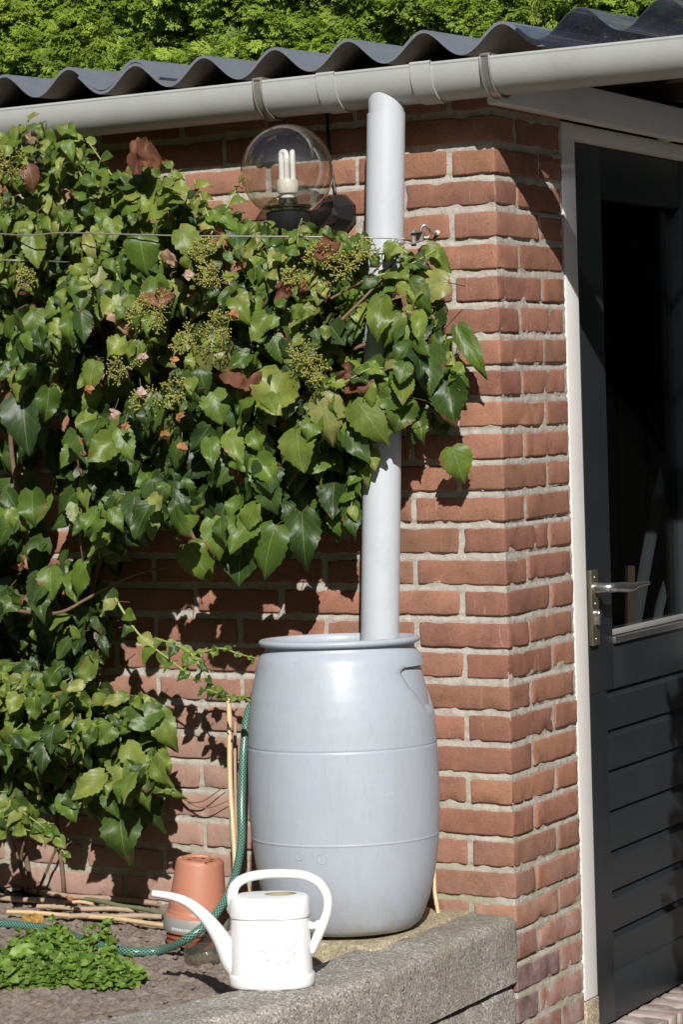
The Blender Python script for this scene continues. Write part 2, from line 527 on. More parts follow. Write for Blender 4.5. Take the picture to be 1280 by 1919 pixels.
def thin_glass(name, tintc, refl=1.0, rough=0.02, dirt=0.0, f0=0.05, dcol=(0.5, 0.48, 0.42), glow=False):
    m = bpy.data.materials.new(name); m.use_nodes = True
    nt = m.node_tree; nt.nodes.clear()
    o = N(nt, 'ShaderNodeOutputMaterial'); tr = N(nt, 'ShaderNodeBsdfTransparent'); gl = N(nt, 'ShaderNodeBsdfGlossy')
    tr.inputs[0].default_value = (*tintc, 1); gl.inputs['Roughness'].default_value = rough
    lw = N(nt, 'ShaderNodeLayerWeight'); lw.inputs[0].default_value = 0.5
    fr5 = math_n(nt, 'ADD', math_n(nt, 'MULTIPLY', math_n(nt, 'POWER', lw.outputs['Facing'], 4.0), 0.80), f0)
    mx = N(nt, 'ShaderNodeMixShader')
    f = math_n(nt, 'MULTIPLY', fr5, refl)
    nt.links.new(f, mx.inputs[0]); nt.links.new(tr.outputs[0], mx.inputs[1]); nt.links.new(gl.outputs[0], mx.inputs[2])
    last = mx.outputs[0]
    if dirt:  # on the clear roof sheet this film also carries painted sky reflection
        df = N(nt, 'ShaderNodeBsdfDiffuse'); df.inputs[0].default_value = (*dcol, 1)
        dout = df.outputs[0]
        if glow:
            tl = N(nt, 'ShaderNodeBsdfTranslucent'); tl.inputs[0].default_value = (*dcol, 1)
            m3 = N(nt, 'ShaderNodeMixShader'); m3.inputs[0].default_value = 0.5
            nt.links.new(df.outputs[0], m3.inputs[1]); nt.links.new(tl.outputs[0], m3.inputs[2]); dout = m3.outputs[0]
        m2 = N(nt, 'ShaderNodeMixShader')
        v = coords(nt)
        nn = ramp(nt, noise_tex(nt, v, 60, 8, 0.8), [(0.35, (dirt * 0.25,) * 3), (0.75, (dirt,) * 3)])
        nt.links.new(nn, m2.inputs[0]); nt.links.new(last, m2.inputs[1]); nt.links.new(dout, m2.inputs[2])
        last = m2.outputs[0]
    nt.links.new(last, o.inputs[0])
    return m
M['glass'] = thin_glass('window_glass', (0.90, 0.92, 0.91), 0.8, 0.01, 0.003, 0.04)
M['globe'] = thin_glass('smoky_globe_glass', (0.95, 0.94, 0.91), 1.2, 0.015, 0.03, 0.17, (0.42, 0.36, 0.26))
M['jar'] = thin_glass('jar_glass', (0.90, 0.90, 0.86), 1.2, 0.03, 0.06, 0.08)
M['poly'] = thin_glass('clear_corrugated', (0.62, 0.64, 0.68), 1.0, 0.08, 0.48, 0.30, (0.40, 0.43, 0.55), True)  # grey dirt film whose lavender tone paints in the sky reflection

# braided hose
m, nt, b = mat('braided_hose'); M['hose'] = m
tc = N(nt, 'ShaderNodeTexCoord'); s = N(nt, 'ShaderNodeSeparateXYZ'); nt.links.new(tc.outputs['UV'], s.inputs[0])
def diag(sign):
    a = math_n(nt, 'ADD', math_n(nt, 'MULTIPLY', s.outputs[0], 8.0 * sign), math_n(nt, 'MULTIPLY', s.outputs[1], 115.0))
    fr = math_n(nt, 'FRACT', a)
    d = math_n(nt, 'ABSOLUTE', math_n(nt, 'SUBTRACT', fr, 0.5))
    return math_n(nt, 'LESS_THAN', d, 0.13)
bl = math_n(nt, 'MAXIMUM', diag(1), diag(-1))
c = mix(nt, bl, (0.004, 0.042, 0.034), (0.17, 0.33, 0.26))
nt.links.new(c, b.inputs['Base Color']); b.inputs['Roughness'].default_value = 0.3
bump(nt, b, bl, 0.0006, 0.5)

# leaves
def leaf_mat(name, veins=True, gloss=0.43, trans=0.22):
    m, nt, b = mat(name)
    t = tint_out(nt)
    v = coords(nt)
    c = mix(nt, ramp(nt, noise_tex(nt, v, 45, 5), [(0.3, (0.4,) * 3), (0.7, (0, 0, 0))]), t, (0, 0, 0))
    mm = N(nt, 'ShaderNodeMix', data_type='RGBA', blend_type='MULTIPLY'); mm.inputs[0].default_value = 1
    nt.links.new(t, mm.inputs[6]); nt.links.new(ramp(nt, noise_tex(nt, v, 35, 5), [(0.3, (0.72, 0.74, 0.7)), (0.7, (1.25, 1.2, 1.15))]), mm.inputs[7])
    c = mm.outputs[2]
    if veins:
        tc = N(nt, 'ShaderNodeTexCoord'); s = N(nt, 'ShaderNodeSeparateXYZ'); nt.links.new(tc.outputs['UV'], s.inputs[0])
        au = math_n(nt, 'ABSOLUTE', s.outputs[0])
        mid = math_n(nt, 'LESS_THAN', au, 0.035)
        a = math_n(nt, 'SUBTRACT', math_n(nt, 'MULTIPLY', s.outputs[1], 6.0), math_n(nt, 'MULTIPLY', math_n(nt, 'POWER', au, 0.8), 2.6))
        d = math_n(nt, 'ABSOLUTE', math_n(nt, 'SUBTRACT', math_n(nt, 'FRACT', a), 0.5))
        lat = math_n(nt, 'LESS_THAN', d, 0.055)
        vf = math_n(nt, 'MULTIPLY', math_n(nt, 'MAXIMUM', mid, math_n(nt, 'MULTIPLY', lat, 0.3)), 0.32)
        c2 = mix(nt, vf, c, (0.30, 0.36, 0.13))
        # brown scorched margins on some leaves
        ed = math_n(nt, 'ADD', math_n(nt, 'POWER', au, 4.0), math_n(nt, 'POWER', s.outputs[1], 6.0))
        br = math_n(nt, 'MULTIPLY', ramp(nt, noise_tex(nt, v, 17, 4, 0.6), [(0.60, (0, 0, 0)), (0.66, (1, 1, 1))]), math_n(nt, 'GREATER_THAN', ed, 0.35))
        c = mix(nt, math_n(nt, 'MULTIPLY', br, 0.75), c2, (0.22, 0.085, 0.045))
        bump(nt, b, math_n(nt, 'ADD', d, math_n(nt, 'MULTIPLY', au, 0.0)), 0.0009, 0.4)
    g = N(nt, 'ShaderNodeNewGeometry')
    c = mix(nt, math_n(nt, 'MULTIPLY', g.outputs['Backfacing'], 0.35), c, (0.22, 0.27, 0.15))
    nt.links.new(c, b.inputs['Base Color'])
    b.inputs['Roughness'].default_value = gloss
    b.inputs['Specular IOR Level'].default_value = 0.38
    tl = N(nt, 'ShaderNodeBsdfTranslucent')
    mc = N(nt, 'ShaderNodeMix', data_type='RGBA', blend_type='MULTIPLY'); mc.inputs[0].default_value = 1
    nt.links.new(c, mc.inputs[6]); mc.inputs[7].default_value = (1.5, 1.6, 0.5, 1)
    nt.links.new(mc.outputs[2], tl.inputs[0])
    mx = N(nt, 'ShaderNodeMixShader'); mx.inputs[0].default_value = trans
    out = nt.nodes['Material Output']
    nt.links.new(b.outputs[0], mx.inputs[1]); nt.links.new(tl.outputs[0], mx.inputs[2]); nt.links.new(mx.outputs[0], out.inputs[0])
    return m
M['leaf'] = leaf_mat('hydrangea_leaf')
M['herb'] = leaf_mat('herb_leaf', False, 0.5, 0.25)
M['hedge'] = leaf_mat('conifer_spray', False, 0.6, 0.20)
M['dry'] = leaf_mat('dry_petal', False, 0.7, 0.25)
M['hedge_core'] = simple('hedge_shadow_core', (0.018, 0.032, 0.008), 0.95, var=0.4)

# ================================================================== SETTING
HC = 0.06512          # brick course height
ZT = 0.212            # gutter rim height
ZG = -1.93            # paving height
ZS = -1.588           # soil height
ZC = -1.53            # top of concrete edging
ZF = -1.885           # shed floor

V = [(-25, -25, ZG), (25, -25, ZG), (25, 25, ZG), (-25, 25, ZG)]
tag(mesh('low_bounce_ground', V, [(0, 1, 2, 3)], M['low_bounce_ground'], None, False), kind='structure')  # unseen ground, added as dark grass to keep bounced light low
V = [(-0.05, -6.5, ZG + 0.004), (3.2, -6.5, ZG + 0.004), (3.2, 3.3, ZG + 0.004), (-0.05, 3.3, ZG + 0.004)]
tag(mesh('paved_path', V, [(0, 1, 2, 3)], M['paving'], None, False), kind='structure')

# concrete edging centre: front edge x as a function of y
def front_x(y):
    return float(np.interp(-y, [0, 0.55, 0.70, 0.83, 1.03, 1.4, 2.0, 3.0], [0.004, 0.0, -0.012, -0.033, -0.10, -0.28, -0.66, -1.6]))
CW = 0.165

# soil bed
ys = np.concatenate([np.linspace(-2.3, -1.25, 40)[:-1], np.linspace(-1.25, 0.03, 330)]); xg = np.concatenate([np.linspace(-2.6, -1.3, 50)[:-1], np.linspace(-1.3, 0, 340)]); ny, nx = len(ys), len(xg)
V = []
for y in ys:
    xr = front_x(y) - 0.12
    for x in xg:
        V.append((xr + x, y, 0))
V = np.array(V)
for i in range(len(V)):
    p = Vector((V[i, 0], V[i, 1], 0))
    h = mn.noise(p * 5) * 0.010 + mn.noise(p * 18) * 0.006 + abs(mn.noise(p * 42)) * 0.012 + mn.noise(p * 95) * 0.0065 + mn.noise(p * 180) * 0.003
    V[i, 2] = ZS + h + 0.012 * math.exp(-((V[i, 1] + 0.0) / 0.12) ** 2)
mb = MB(); mb.add(V, grid_faces(ny, nx))
for k in range(260):
    x, y = rng.uniform(-1.5, -0.25), rng.uniform(-1.2, -0.03)
    if x > front_x(y) - 0.17: continue
    r = rng.uniform(0.002, 0.0065)
    a, f, _ = lathe([(0.05, -1), (0.75, -0.6), (1, 0), (0.75, 0.6), (0.05, 1)], 7)
    a = a * r * rng.uniform(0.7, 1.3, 3); a[:, 2] *= 0.7
    mb.add(a + (x, y, ZS + 0.006), f, mi=0)
tag(mb.build('soil_bed', [M['soil']]), kind='structure')

# ------------------------------------------------------------------ concrete edging
edging = thing('concrete_edging', (0, -0.5, ZG), 'grey exposed-aggregate concrete garden edging of two stacked courses, running from the brick corner', 'edging')
def course(name, z0, z1, off, seed):
    cs = []
    W, H, r = CW, z1 - z0, 0.022
    def arc(cx, cz, a0, a1, n=5):
        return [(cx + r * math.cos(a), cz + r * math.sin(a)) for a in np.linspace(a0, a1, n)]
    pts = []
    nn = 14
    pts += [(0, z) for z in np.linspace(0, H - r, nn)][:-1]
    pts += arc(-r, H - r, 0, math.pi / 2)
    pts += [(x, H) for x in np.linspace(-r, -W + r, 12)][1:-1]
    pts += arc(-W + r, H - r, math.pi / 2, math.pi)
    pts += [(-W, z) for z in np.linspace(H - r, 0, 8)][1:]
    P = np.array(pts)
    Y = np.concatenate([[-0.0, -0.004, -0.012], np.linspace(-0.025, -2.6, 240)])
    V = []
    for i, y in enumerate(Y):
        fx = front_x(y) + off
        dx = (front_x(y - 0.01) - front_x(y + 0.01)) / -0.02
        n = np.array([1, -dx]); n /= np.linalg.norm(n)
        sh = [0.90, 0.96, 0.99][i] if i < 3 else 1
        for a, h in P:
            q = np.array([fx + n[0] * (a * 1.0), y + n[1] * a, z0 + h])
            cx = -W / 2
            q[0] = fx + n[0] * (cx + (a - cx) * sh); q[2] = z0 + H / 2 + (h - H / 2) * sh
            V.append(q)
    V = np.array(V)
    for i in range(len(V)):
        p = Vector(V[i] + seed)
        V[i] += np.array([1, 0, 1]) * (mn.noise(p * 14) * 0.003 + mn.noise(p * 60) * 0.0018 + mn.noise(p * 160) * 0.0009)
    F = grid_faces(len(Y), len(P))
    F.append(tuple(range(len(P))))
    mb = MB(); mb.add(V, F)
    return mb.build(name, M['concrete'], edging)
course('upper_course', -1.667, ZC, 0.0, 3.1)
course('lower_course', ZG - 0.03, -1.671, -0.006, 9.7)

# ------------------------------------------------------------------ shed
shed = thing('brick_shed', (0, 0, ZG), 'red brick garden shed with grey corrugated roof, gutter and dark half-glazed door', 'shed')
BX = []      # brick boxes: (x0, x1, y0, y1, z0, z1)
TH = 0.10
XL = -2.0
DY0, DY1 = 0.335, 1.335        # door opening with frame
for c in range(-3, 32):
    z0 = -c * HC; z1 = z0 + 0.0525
    zt = min(z1, 0.235)
    if zt - z0 < 0.015: continue
    typ = c % 2
    if typ == 0:
        BX.append((-0.10, 0, 0, 0.21, z0, zt, 1)); x = -0.11; y = 0.22
    else:
        BX.append((-0.21, 0, 0, 0.10, z0, zt, 1)); x = -0.22; y = 0.11
    while x > XL:
        BX.append((x - 0.21, x, 0, TH, z0, zt, 0)); x -= 0.22
    y1 = min(y + 0.21, DY0 - 0.006)
    BX.append((-TH, 0, y, y1, z0, zt, 0))
    if y1 < DY0 - 0.03 and y1 + 0.01 < DY0 - 0.02:
        BX.append((-TH, 0, y1 + 0.011, DY0 - 0.006, z0, zt, 0))
    y = DY1 + 0.006 + (0.0 if typ else 0.11)
    if typ == 0: BX.append((-TH, 0, DY1 + 0.006, DY1 + 0.106, z0, zt, 0)); y = DY1 + 0.117
    while y < 2.3:
        BX.append((-TH, 0, y, y + 0.21, z0, zt, 0)); y += 0.22
mb = MB()
for i, (x0, x1, y0, y1, z0, z1, corner) in enumerate(BX):
    vis = x1 > -1.45 and y0 < 0.4
    cell = 0.011 if vis else 0.03
    r = 0.0045 if vis else 0.004
    dz = rng.uniform(-0.0015, 0.0015); dl = rng.uniform(-0.002, 0.002)
    out = rng.uniform(-0.0003, 0.0016)
    cx = [(x0 + x1) / 2 + (dl if not corner else 0), (y0 + y1) / 2, (z0 + z1) / 2 + dz]
    dims = [x1 - x0 - rng.uniform(0, 0.004), y1 - y0, z1 - z0 - rng.uniform(0, 0.003)]
    if y0 == 0 and x1 <= 0: cx[1] -= out
    if x1 == 0: cx[0] += out
    Vb, Fb = rounded_block(cx, dims, r, cell, 0.0007, i * 0.37, 0.0035 if vis else 0)
    # slight twist of the brick
    a = rng.normal(0, 0.006)
    d = Vb - cx
    Vb[:, 2] += d[:, 0] * a if y0 == 0 and x1 - x0 > 0.15 else d[:, 1] * a
    k = rng.random()
    base = np.array([0.335, 0.163, 0.108]) * rng.uniform(0.82, 1.12)
    if k < 0.14: base = np.array([0.300, 0.142, 0.096])
    elif k < 0.30: base = np.array([0.360, 0.174, 0.112])
    elif k < 0.38: base = np.array([0.26, 0.125, 0.085])
    if z1 < -1.60 and rng.random() < 0.62: base = np.array([0.165, 0.085, 0.085]) * rng.uniform(0.8, 1.25)
    base = base * rng.uniform(0.92, 1.08, 3) ** 0.5
    mb.add(Vb, Fb, None, base, 0)
# mortar bed behind and between the bricks, following the corner
def mortar_sheet(n, origin_fn, length, cell):
    us = np.linspace(0, length, int(length / cell)); zs = np.linspace(ZG - 0.02, 0.232, int(2.18 / cell))
    V = []
    for z in zs:
        for u in us: V.append(origin_fn(u, z))
    return V, len(zs), len(us)
def path(u):       # u runs along wall A (left to corner) and then along wall B
    r = 0.006
    LA = 1.55
    if u < LA - r: return np.array([u - LA - 0.0, 0.0]), np.array([0, -1.0])
    s = u - (LA - r)
    q = r * math.pi / 2
    if s < q:
        a = s / r
        return np.array([-r + r * math.sin(a), r - r * math.cos(a)]), np.array([math.sin(a), -math.cos(a)])
    return np.array([0.0, r + s - q]), np.array([1.0, 0])
us = np.concatenate([np.linspace(0, 1.53, 300)[:-1], np.linspace(1.53, 1.56, 9)[:-1], np.linspace(1.56, 1.55 + DY0 - 0.004, 66)])
zs = np.linspace(ZG - 0.02, 0.232, 430)
V = []
pp = [path(u) for u in us]
for z in zs:
    for (p, n) in pp:
        q = Vector((p[0], p[1], z))
        d = -0.0046 - 0.004 * max(0.0, mn.noise(q * 62 + Vector((1, 2, 3))) - 0.35) + mn.noise(q * 30) * 0.0010 + mn.noise(q * 90 + Vector((9, 0, 0))) * 0.0016 + mn.noise(q * 230) * 0.0010
        fz = (z / HC) % 1.0
        if fz > 0.91: d -= 0.006 * min(1.0, (fz - 0.91) / 0.04) * max(0.0, min(1.0, 0.45 + 1.6 * mn.noise(q * 9 + Vector((0, 0, 7)))))
        elif 0.80 < fz < 0.88: d += 0.0012
        V.append((p[0] + n[0] * d, p[1] + n[1] * d, z))
mb.add(V, grid_faces(len(zs), len(us)), mi=1)
mb.add([(-3.0, 0.004, ZG), (-1.545, 0.004, ZG), (-1.545, 0.004, 0.232), (-3.0, 0.004, 0.232)], [(0, 1, 2, 3)], mi=1)
mb.add([(-0.004, DY1 + 0.004, ZG), (-0.004, 2.5, ZG), (-0.004, 2.5, 0.232), (-0.004, DY1 + 0.004, 0.232)], [(0, 1, 2, 3)], mi=1)
# core of the wall
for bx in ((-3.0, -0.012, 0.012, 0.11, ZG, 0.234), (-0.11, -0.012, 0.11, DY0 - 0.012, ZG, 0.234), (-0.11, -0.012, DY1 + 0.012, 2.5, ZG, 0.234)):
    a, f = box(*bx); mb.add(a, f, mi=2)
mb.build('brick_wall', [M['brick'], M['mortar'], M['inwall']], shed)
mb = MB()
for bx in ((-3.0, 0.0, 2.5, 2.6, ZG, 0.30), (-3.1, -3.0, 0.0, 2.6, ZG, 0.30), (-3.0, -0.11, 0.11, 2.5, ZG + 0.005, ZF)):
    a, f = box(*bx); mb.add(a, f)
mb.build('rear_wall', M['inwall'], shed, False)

# roof: corrugated sheets, running up away from the eaves
PER, X0C = 0.177, 0.068
SL = math.tan(math.radians(2.4))
def sheet(name, x0, x1, lift, mats, y0=-0.092, y1=2.75, th=0.0062, under=True, parent=None):
    n = int((x1 - x0) / 0.0075); xs = np.linspace(x0, x1, n)
    V = []; UV = []
    yy = [y0, y0 + 0.3, y0 + 0.8, y1]
    def prof(x): return 0.2625 + 0.0265 * math.cos(2 * math.pi * (x - X0C) / PER)
    def nrm(x):
        s = -0.0265 * 2 * math.pi / PER * math.sin(2 * math.pi * (x - X0C) / PER)
        v = np.array([-s, 1]); return v / np.linalg.norm(v)
    for y in yy:
        for x in xs: V.append((x, y, prof(x) + lift + (y - y0) * SL))
    k = len(V)
    for y in yy:
        for x in xs:
            q = nrm(x)
            V.append((x - q[0] * th, y, prof(x) + lift + (y - y0) * SL - q[1] * th))
    F = grid_faces(4, n); mi = [0] * len(F)
    G = [tuple(k + i for i in f[::-1]) for f in grid_faces(4, n)]; F += G; mi += [1] * len(G)
    for i in range(n - 1):
        F.append((i, k + i, k + i + 1, i + 1)); mi.append(0)
        a = 3 * n; F.append((a + i, a + i + 1, a + k + i + 1, a + k + i)); mi.append(0)
    for j in range(3):
        F.append((j * n, (j + 1) * n, k + (j + 1) * n, k + j * n)); mi.append(0)
        a = n - 1; F.append((j * n + a, k + j * n + a, k + (j + 1) * n + a, (j + 1) * n + a)); mi.append(0)
    if not under: mi = [0] * len(F)
    return mesh(name, V, F, mats, parent or shed, True, mi=mi, angle=40)
rs = sheet('roof_sheet', -3.2, -0.752, 0.0085, [M['roof'], M['roof_under']])
sheet('roof_sheet', -0.965, 0.158, 0.0, [M['roof'], M['roof_under']])
sheet('clear_roof_sheet', 0.105, 1.45, 0.0075, [M['poly']], y0=-0.105, th=0.0014, under=False)
def bolt(x, y, lift):
    z = 0.2625 + 0.0265 + lift + (y + 0.092) * SL
    a, f, _ = lathe([(0.0, 0.0), (0.014, 0.0), (0.014, 0.003), (0.007, 0.004), (0.007, 0.011), (0.003, 0.013), (0.0, 0.013)], 12, (x, y, z))
    mb = MB(); mb.add(a, f); return mb.build('roof_screw', M['galv'], shed)
bolt(X0C - 5 * PER, 0.36, 0.0085); bolt(X0C, 0.42, 0.0); bolt(X0C - 8 * PER, 0.36, 0.0085); bolt(X0C - 2 * PER, 1.3, 0)

# timber at the eaves and fascia over the door
a, f = box(-3.0, -0.02, 0.004, 0.05, 0.18, 0.2, 0.002)
mb = MB(); a, f = box(-3.1, 0.0, 0.0, 0.10, 0.2345, 0.2375); mb.add(a, f)
for y in (0.9, 1.8):
    a, f = box(-3.0, 1.30, y, y + 0.05, 0.165 + 0.02 + (y) * SL, 0.226 + y * SL); mb.add(a, f)
mb.build('roof_timber', M['wood'], shed, False)
mb = MB(); a, f = box(0.004, 0.036, -0.036, 2.6, 0.134, 0.2085, 0.003); mb.add(a, f)
mb.build('fascia_board', M['grey_paint'], shed)

# gutter -------------------------------------------------------------
GY, GR = -0.086, 0.060
def gprof(r, n=18, top=0.0):
    """half-round section in (y, z), outer side first; z rim at ZT"""
    zc = ZT - 0.010
    pts = [(GY - r, ZT + top)] + [(GY - r * math.cos(a), zc - r * math.sin(a) * 1.0) for a in np.linspace(0, math.pi, n)] + [(GY + r, ZT + top)]
    return pts
def gut_piece(name, x0, x1, r, mats, parent, top=0.0, th=0.003, rim=True, nseg=2):
    o = gprof(r, top=top); i = gprof(r - th, top=top)
    P = o + i[::-1]
    m = len(P); V = []
    xs = np.linspace(x0, x1, nseg)
    for x in xs:
        for (y, z) in P: V.append((x, y, z))
    F = grid_faces(nseg, m, True)
    F = [tuple(f) for f in F]
    h = len(o)
    for e, s in ((0, 1), ((nseg - 1) * m, -1)):
        for k in range(h - 1):
            q = (e + k, e + k + 1, e + m - 2 - k, e + m - 1 - k)
            F.append(q[::s])
    mb = MB(); mb.add(V, F)
    if rim:   # rolled outer bead
        a, f, _ = tube([(x0, GY - r + 0.003, ZT + top - 0.001), (x1, GY - r + 0.003, ZT + top - 0.001)], 0.0042, 10); mb.add(a, f)
    return mb.build(name, mats, parent, True, 35)
gut = gut_piece('gutter', -3.2, 1.5, GR, M['gutter'], shed, nseg=20)
xc1, xc2 = at(612, 170, 1, -0.145)[0], at(790, 150, 1, -0.145)[0]
gut_piece('gutter_joint', xc1 - 0.022, xc1 + 0.020, GR + 0.0035, M['gutter'], gut, top=0.002, th=0.0055, rim=True)
gut_piece('gutter_joint', xc2 - 0.024, xc2 + 0.022, GR + 0.0040, M['gutter'], gut, top=0.003, th=0.006, rim=True)
def gbracket(x, m):
    mb = MB()
    for dx, rr in ((-0.0095, 0.0022), (0.0095, 0.0022)):
        P = [(x + dx, y, z) for (y, z) in gprof(GR + 0.0045, top=0.004)]
        a, f, _ = tube(spline(P, 60), rr, 8); mb.add(a, f)
    P = gprof(GR + 0.0042, top=0.004); Q = gprof(GR + 0.0022, top=0.004)
    V = [(x + s * 0.0095, y, z) for s in (-1, 1) for (y, z) in P]
    mb.add(V, [tuple(reversed(q)) for q in grid_faces(2, len(P))])
    a, f = box(x - 0.0105, x + 0.0105, GY - GR - 0.007, GY - GR + 0.008, ZT + 0.002, ZT + 0.008, 0.002); mb.add(a, f)
    a, f = box(x - 0.010, x + 0.010, GY - GR, GY + GR + 0.03, ZT + 0.006, ZT + 0.009); mb.add(a, f)
    return mb.build('gutter_bracket', m, gut, True, 40)
gbracket(at(484, 160, 1, -0.145)[0], M['bracket_old'])
gbracket(at(910, 110, 1, -0.145)[0], M['galv'])
gbracket(-1.9, M['galv']); gbracket(1.1, M['galv'])

# downpipe
PR = 0.0395
pt = np.array([0.0, -0.098, 0.0]); pt[0] = at(725, 230, 1, -0.098)[0]
pb = at(712, 1195, 1, -0.150)
top = np.array([pt[0], pt[1], 0.195])
nP = 60
seg = 48
V = []; UV = []
for i in range(nP):
    t = i / (nP - 1)
    z = pb[2] - 0.02 + t * (0.1275 - pb[2] + 0.02)
    s = (z - pb[2]) / (0.15 - pb[2])
    c = np.array([pb[0] + (pt[0] - pb[0]) * s, pb[1] + (pt[1] - pb[1]) * s])
    for k in range(seg):
        a = 2 * math.pi * k / seg
        V.append((c[0] + PR * math.cos(a), c[1] + PR * math.sin(a), z))
F = grid_faces(nP, seg, True)
# inner wall, lower end open
n0 = len(V)
for z, rr in ((pb[2] - 0.02, PR - 0.003), (pb[2] + 0.02, PR - 0.003)):
    for k in range(seg):
        a = 2 * math.pi * k / seg
        V.append((pb[0] + rr * math.cos(a), pb[1] + rr * math.sin(a), z))
for k in range(seg):
    j = (k + 1) % seg
    F.append((k, n0 + k, n0 + j, j)); F.append((n0 + k, n0 + seg + k, n0 + seg + j, n0 + j))
mesh('downpipe', V, F, M['pipe'], shed, True, angle=50)
# outlet spigot: saddle cut against the round gutter
V = []
RO = PR - 0.0022
for k in range(seg):
    a = 2 * math.pi * k / seg
    x, y = pt[0] + RO * math.cos(a), pt[1] + RO * math.sin(a)
    dy = y - GY
    zz = (ZT - 0.010) - math.sqrt(max(0.0, (GR + 0.0015) ** 2 - dy * dy)) if abs(dy) < GR else ZT - 0.02
    V.append((x, y, 0.118)); V.append((x, y, max(zz + 0.002, 0.13)))
F = [((2 * k), (2 * ((k + 1) % seg)), (2 * ((k + 1) % seg) + 1), (2 * k + 1)) for k in range(seg)]
mesh('gutter_outlet', V, F, M['pipe'], gut, True)

# door frame and door ---------------------------------------------------
mb = MB()
a, f = box(-0.095, -0.002, DY0, DY0 + 0.068, -1.785, 0.1325, 0.004); mb.add(a, f)
mb.build('frame_post', M['white_paint'], shed, True, 40)
mb = MB(); a, f = box(-0.095, -0.002, DY1 - 0.068, DY1, -1.785, 0.1325, 0.004); mb.add(a, f)
mb.build('frame_post', M['white_paint'], shed, True, 40)
mb = MB(); a, f = box(-0.095, -0.004, DY0 + 0.068, DY1 - 0.068, 0.100, 0.1322, 0.003); mb.add(a, f)
mb.build('frame_head', M['white_paint'], shed, True, 40)
for y in (DY0, DY1 - 0.068):
    mb = MB(); a, f = box(-0.095, 0.0, y, y + 0.068, ZG + 0.0, -1.787, 0.003); mb.add(a, f)
    mb.build('frame_base_block', M['tile'], shed, True, 40)
DX = -0.032
d0, d1 = DY0 + 0.070, DY1 - 0.070
zt, zb = 0.098, ZF + 0.006
g0, g1 = 0.603, d1 - 0.19
gz0, gz1 = -1.006, -0.014
door = thing('tmp', (0, 0, 0), None, None); door.name = 'door'; door.location = (DX, d0, zb); 
door.parent = shed; door.location = Vector((DX, d0, zb)) - shed.location
mb = MB()
def dbox(y0, y1, z0, z1, x0=DX - 0.04, x1=DX, bev=0.002):
    a, f = box(x0, x1, y0, y1, z0, z1, bev); mb.add(a, f)
pl0 = 0.563
dbox(d0, g0, -1.1275, zt); dbox(d0, pl0, zb, -1.128); dbox(g1, d1, zb, zt)
dbox(g0, g1, gz1, zt, x1=DX - 0.001); dbox(pl0, g1, -1.1285, gz0 - 0.004, x1=DX - 0.0012)
# horizontal planks with a bevelled lower lip and a groove
ph = 0.0915
zc = -1.128
pl0 = 0.563
# stile part between g0 and pl0 handled by moving the panel edge
k = 0
while zc - ph > zb + 0.02:
    zt2, zb2 = zc, zc - ph
    P = [(DX - 0.012, zt2), (DX - 0.0115, zt2 - 0.006), (DX - 0.0035, zt2 - 0.019), (DX - 0.0035, zb2 + 0.0002), (DX - 0.012, zb2)]
    V = [(x, y, z) for y in (pl0 - 0.002, g1 + 0.04) for x, z in P]
    mb.add(V, [(i, i + 1, i + 6, i + 5) for i in range(4)])
    zc = zb2; k += 1
dbox(pl0, g1, zb, zc, x1=DX - 0.0012)
dleaf = mb.build('door_leaf', M['door_paint'], door, True, 30)
# cut stile edge so planks reach y=0.563
for v in dleaf.data.vertices:
    w = v.co.z + zb
    if abs(v.co.y + d0 - g0) < 0.004 and w < -2: pass
mb = MB()
a, f = box(DX - 0.030, DX - 0.026, g0 - 0.005, g1 + 0.005, gz0 - 0.005, gz1 + 0.005); mb.add(a, f)
mb.build('window_pane', M['glass'], door, False)
mb = MB()
a, f = box(DX - 0.024, DX - 0.010, g0 + 0.001, g1 - 0.001, gz0 - 0.003, gz0 + 0.009, 0.002); mb.add(a, f)
mb.build('glazing_bead', M['grey_band'], door, True, 40)
mb = MB()
a, f = box(DX - 0.012, DX + 0.007, g0, g1, gz0 - 0.019, gz0 - 0.0045, 0.002); mb.add(a, f)
mb.build('weather_bar', M['alu'], door, True, 40)
# plate, lever, cylinder
hy = 0.5
mb = MB(); a, f = box(DX + 0.0005, DX + 0.011, 0.470, 0.508, -1.018, -0.850, 0.002); mb.add(a, f)
plate = mb.build('handle_plate', M['brass'], door, True, 40)
mb = MB()
P = spline([(DX + 0.008, 0.487, -0.889), (DX + 0.030, 0.487, -0.889), (DX + 0.047, 0.492, -0.889), (DX + 0.050, 0.520, -0.890), (DX + 0.050, 0.560, -0.893), (DX + 0.049, 0.600, -0.896), (DX + 0.050, 0.650, -0.893), (DX + 0.052, 0.697, -0.894)], 50)
a, f, _ = tube(P, [0.012, 0.0115, 0.011, 0.0105, 0.0115, 0.0105, 0.006, 0.0045], 14); mb.add(a, f)
mb.build('handle_lever', M['alu'], door, True)
mb = MB()
V0, F0, _ = lathe([(0, 0), (0.0085, 0), (0.0085, 0.010), (0.0075, 0.012), (0, 0.012)], 20)
V1 = np.column_stack([V0[:, 2] + DX + 0.010, V0[:, 0] + 0.489, V0[:, 1] - 0.947]); mb.add(V1, F0)
a, f = box(DX + 0.010, DX + 0.021, 0.4845, 0.4935, -0.972, -0.948, 0.002); mb.add(a, f)
mb.build('lock_cylinder', M['alu'], door, True, 40)
for z in (-0.866, -0.925, -1.004):
    mb = MB(); V1 = np.column_stack([V0[:, 2] * 0.12 + DX + 0.0108, V0[:, 0] * 0.35 + 0.489, V0[:, 1] * 0.35 + z]); mb.add(V1, F0); mb.build('screw', M['alu'], plate, True, 40)
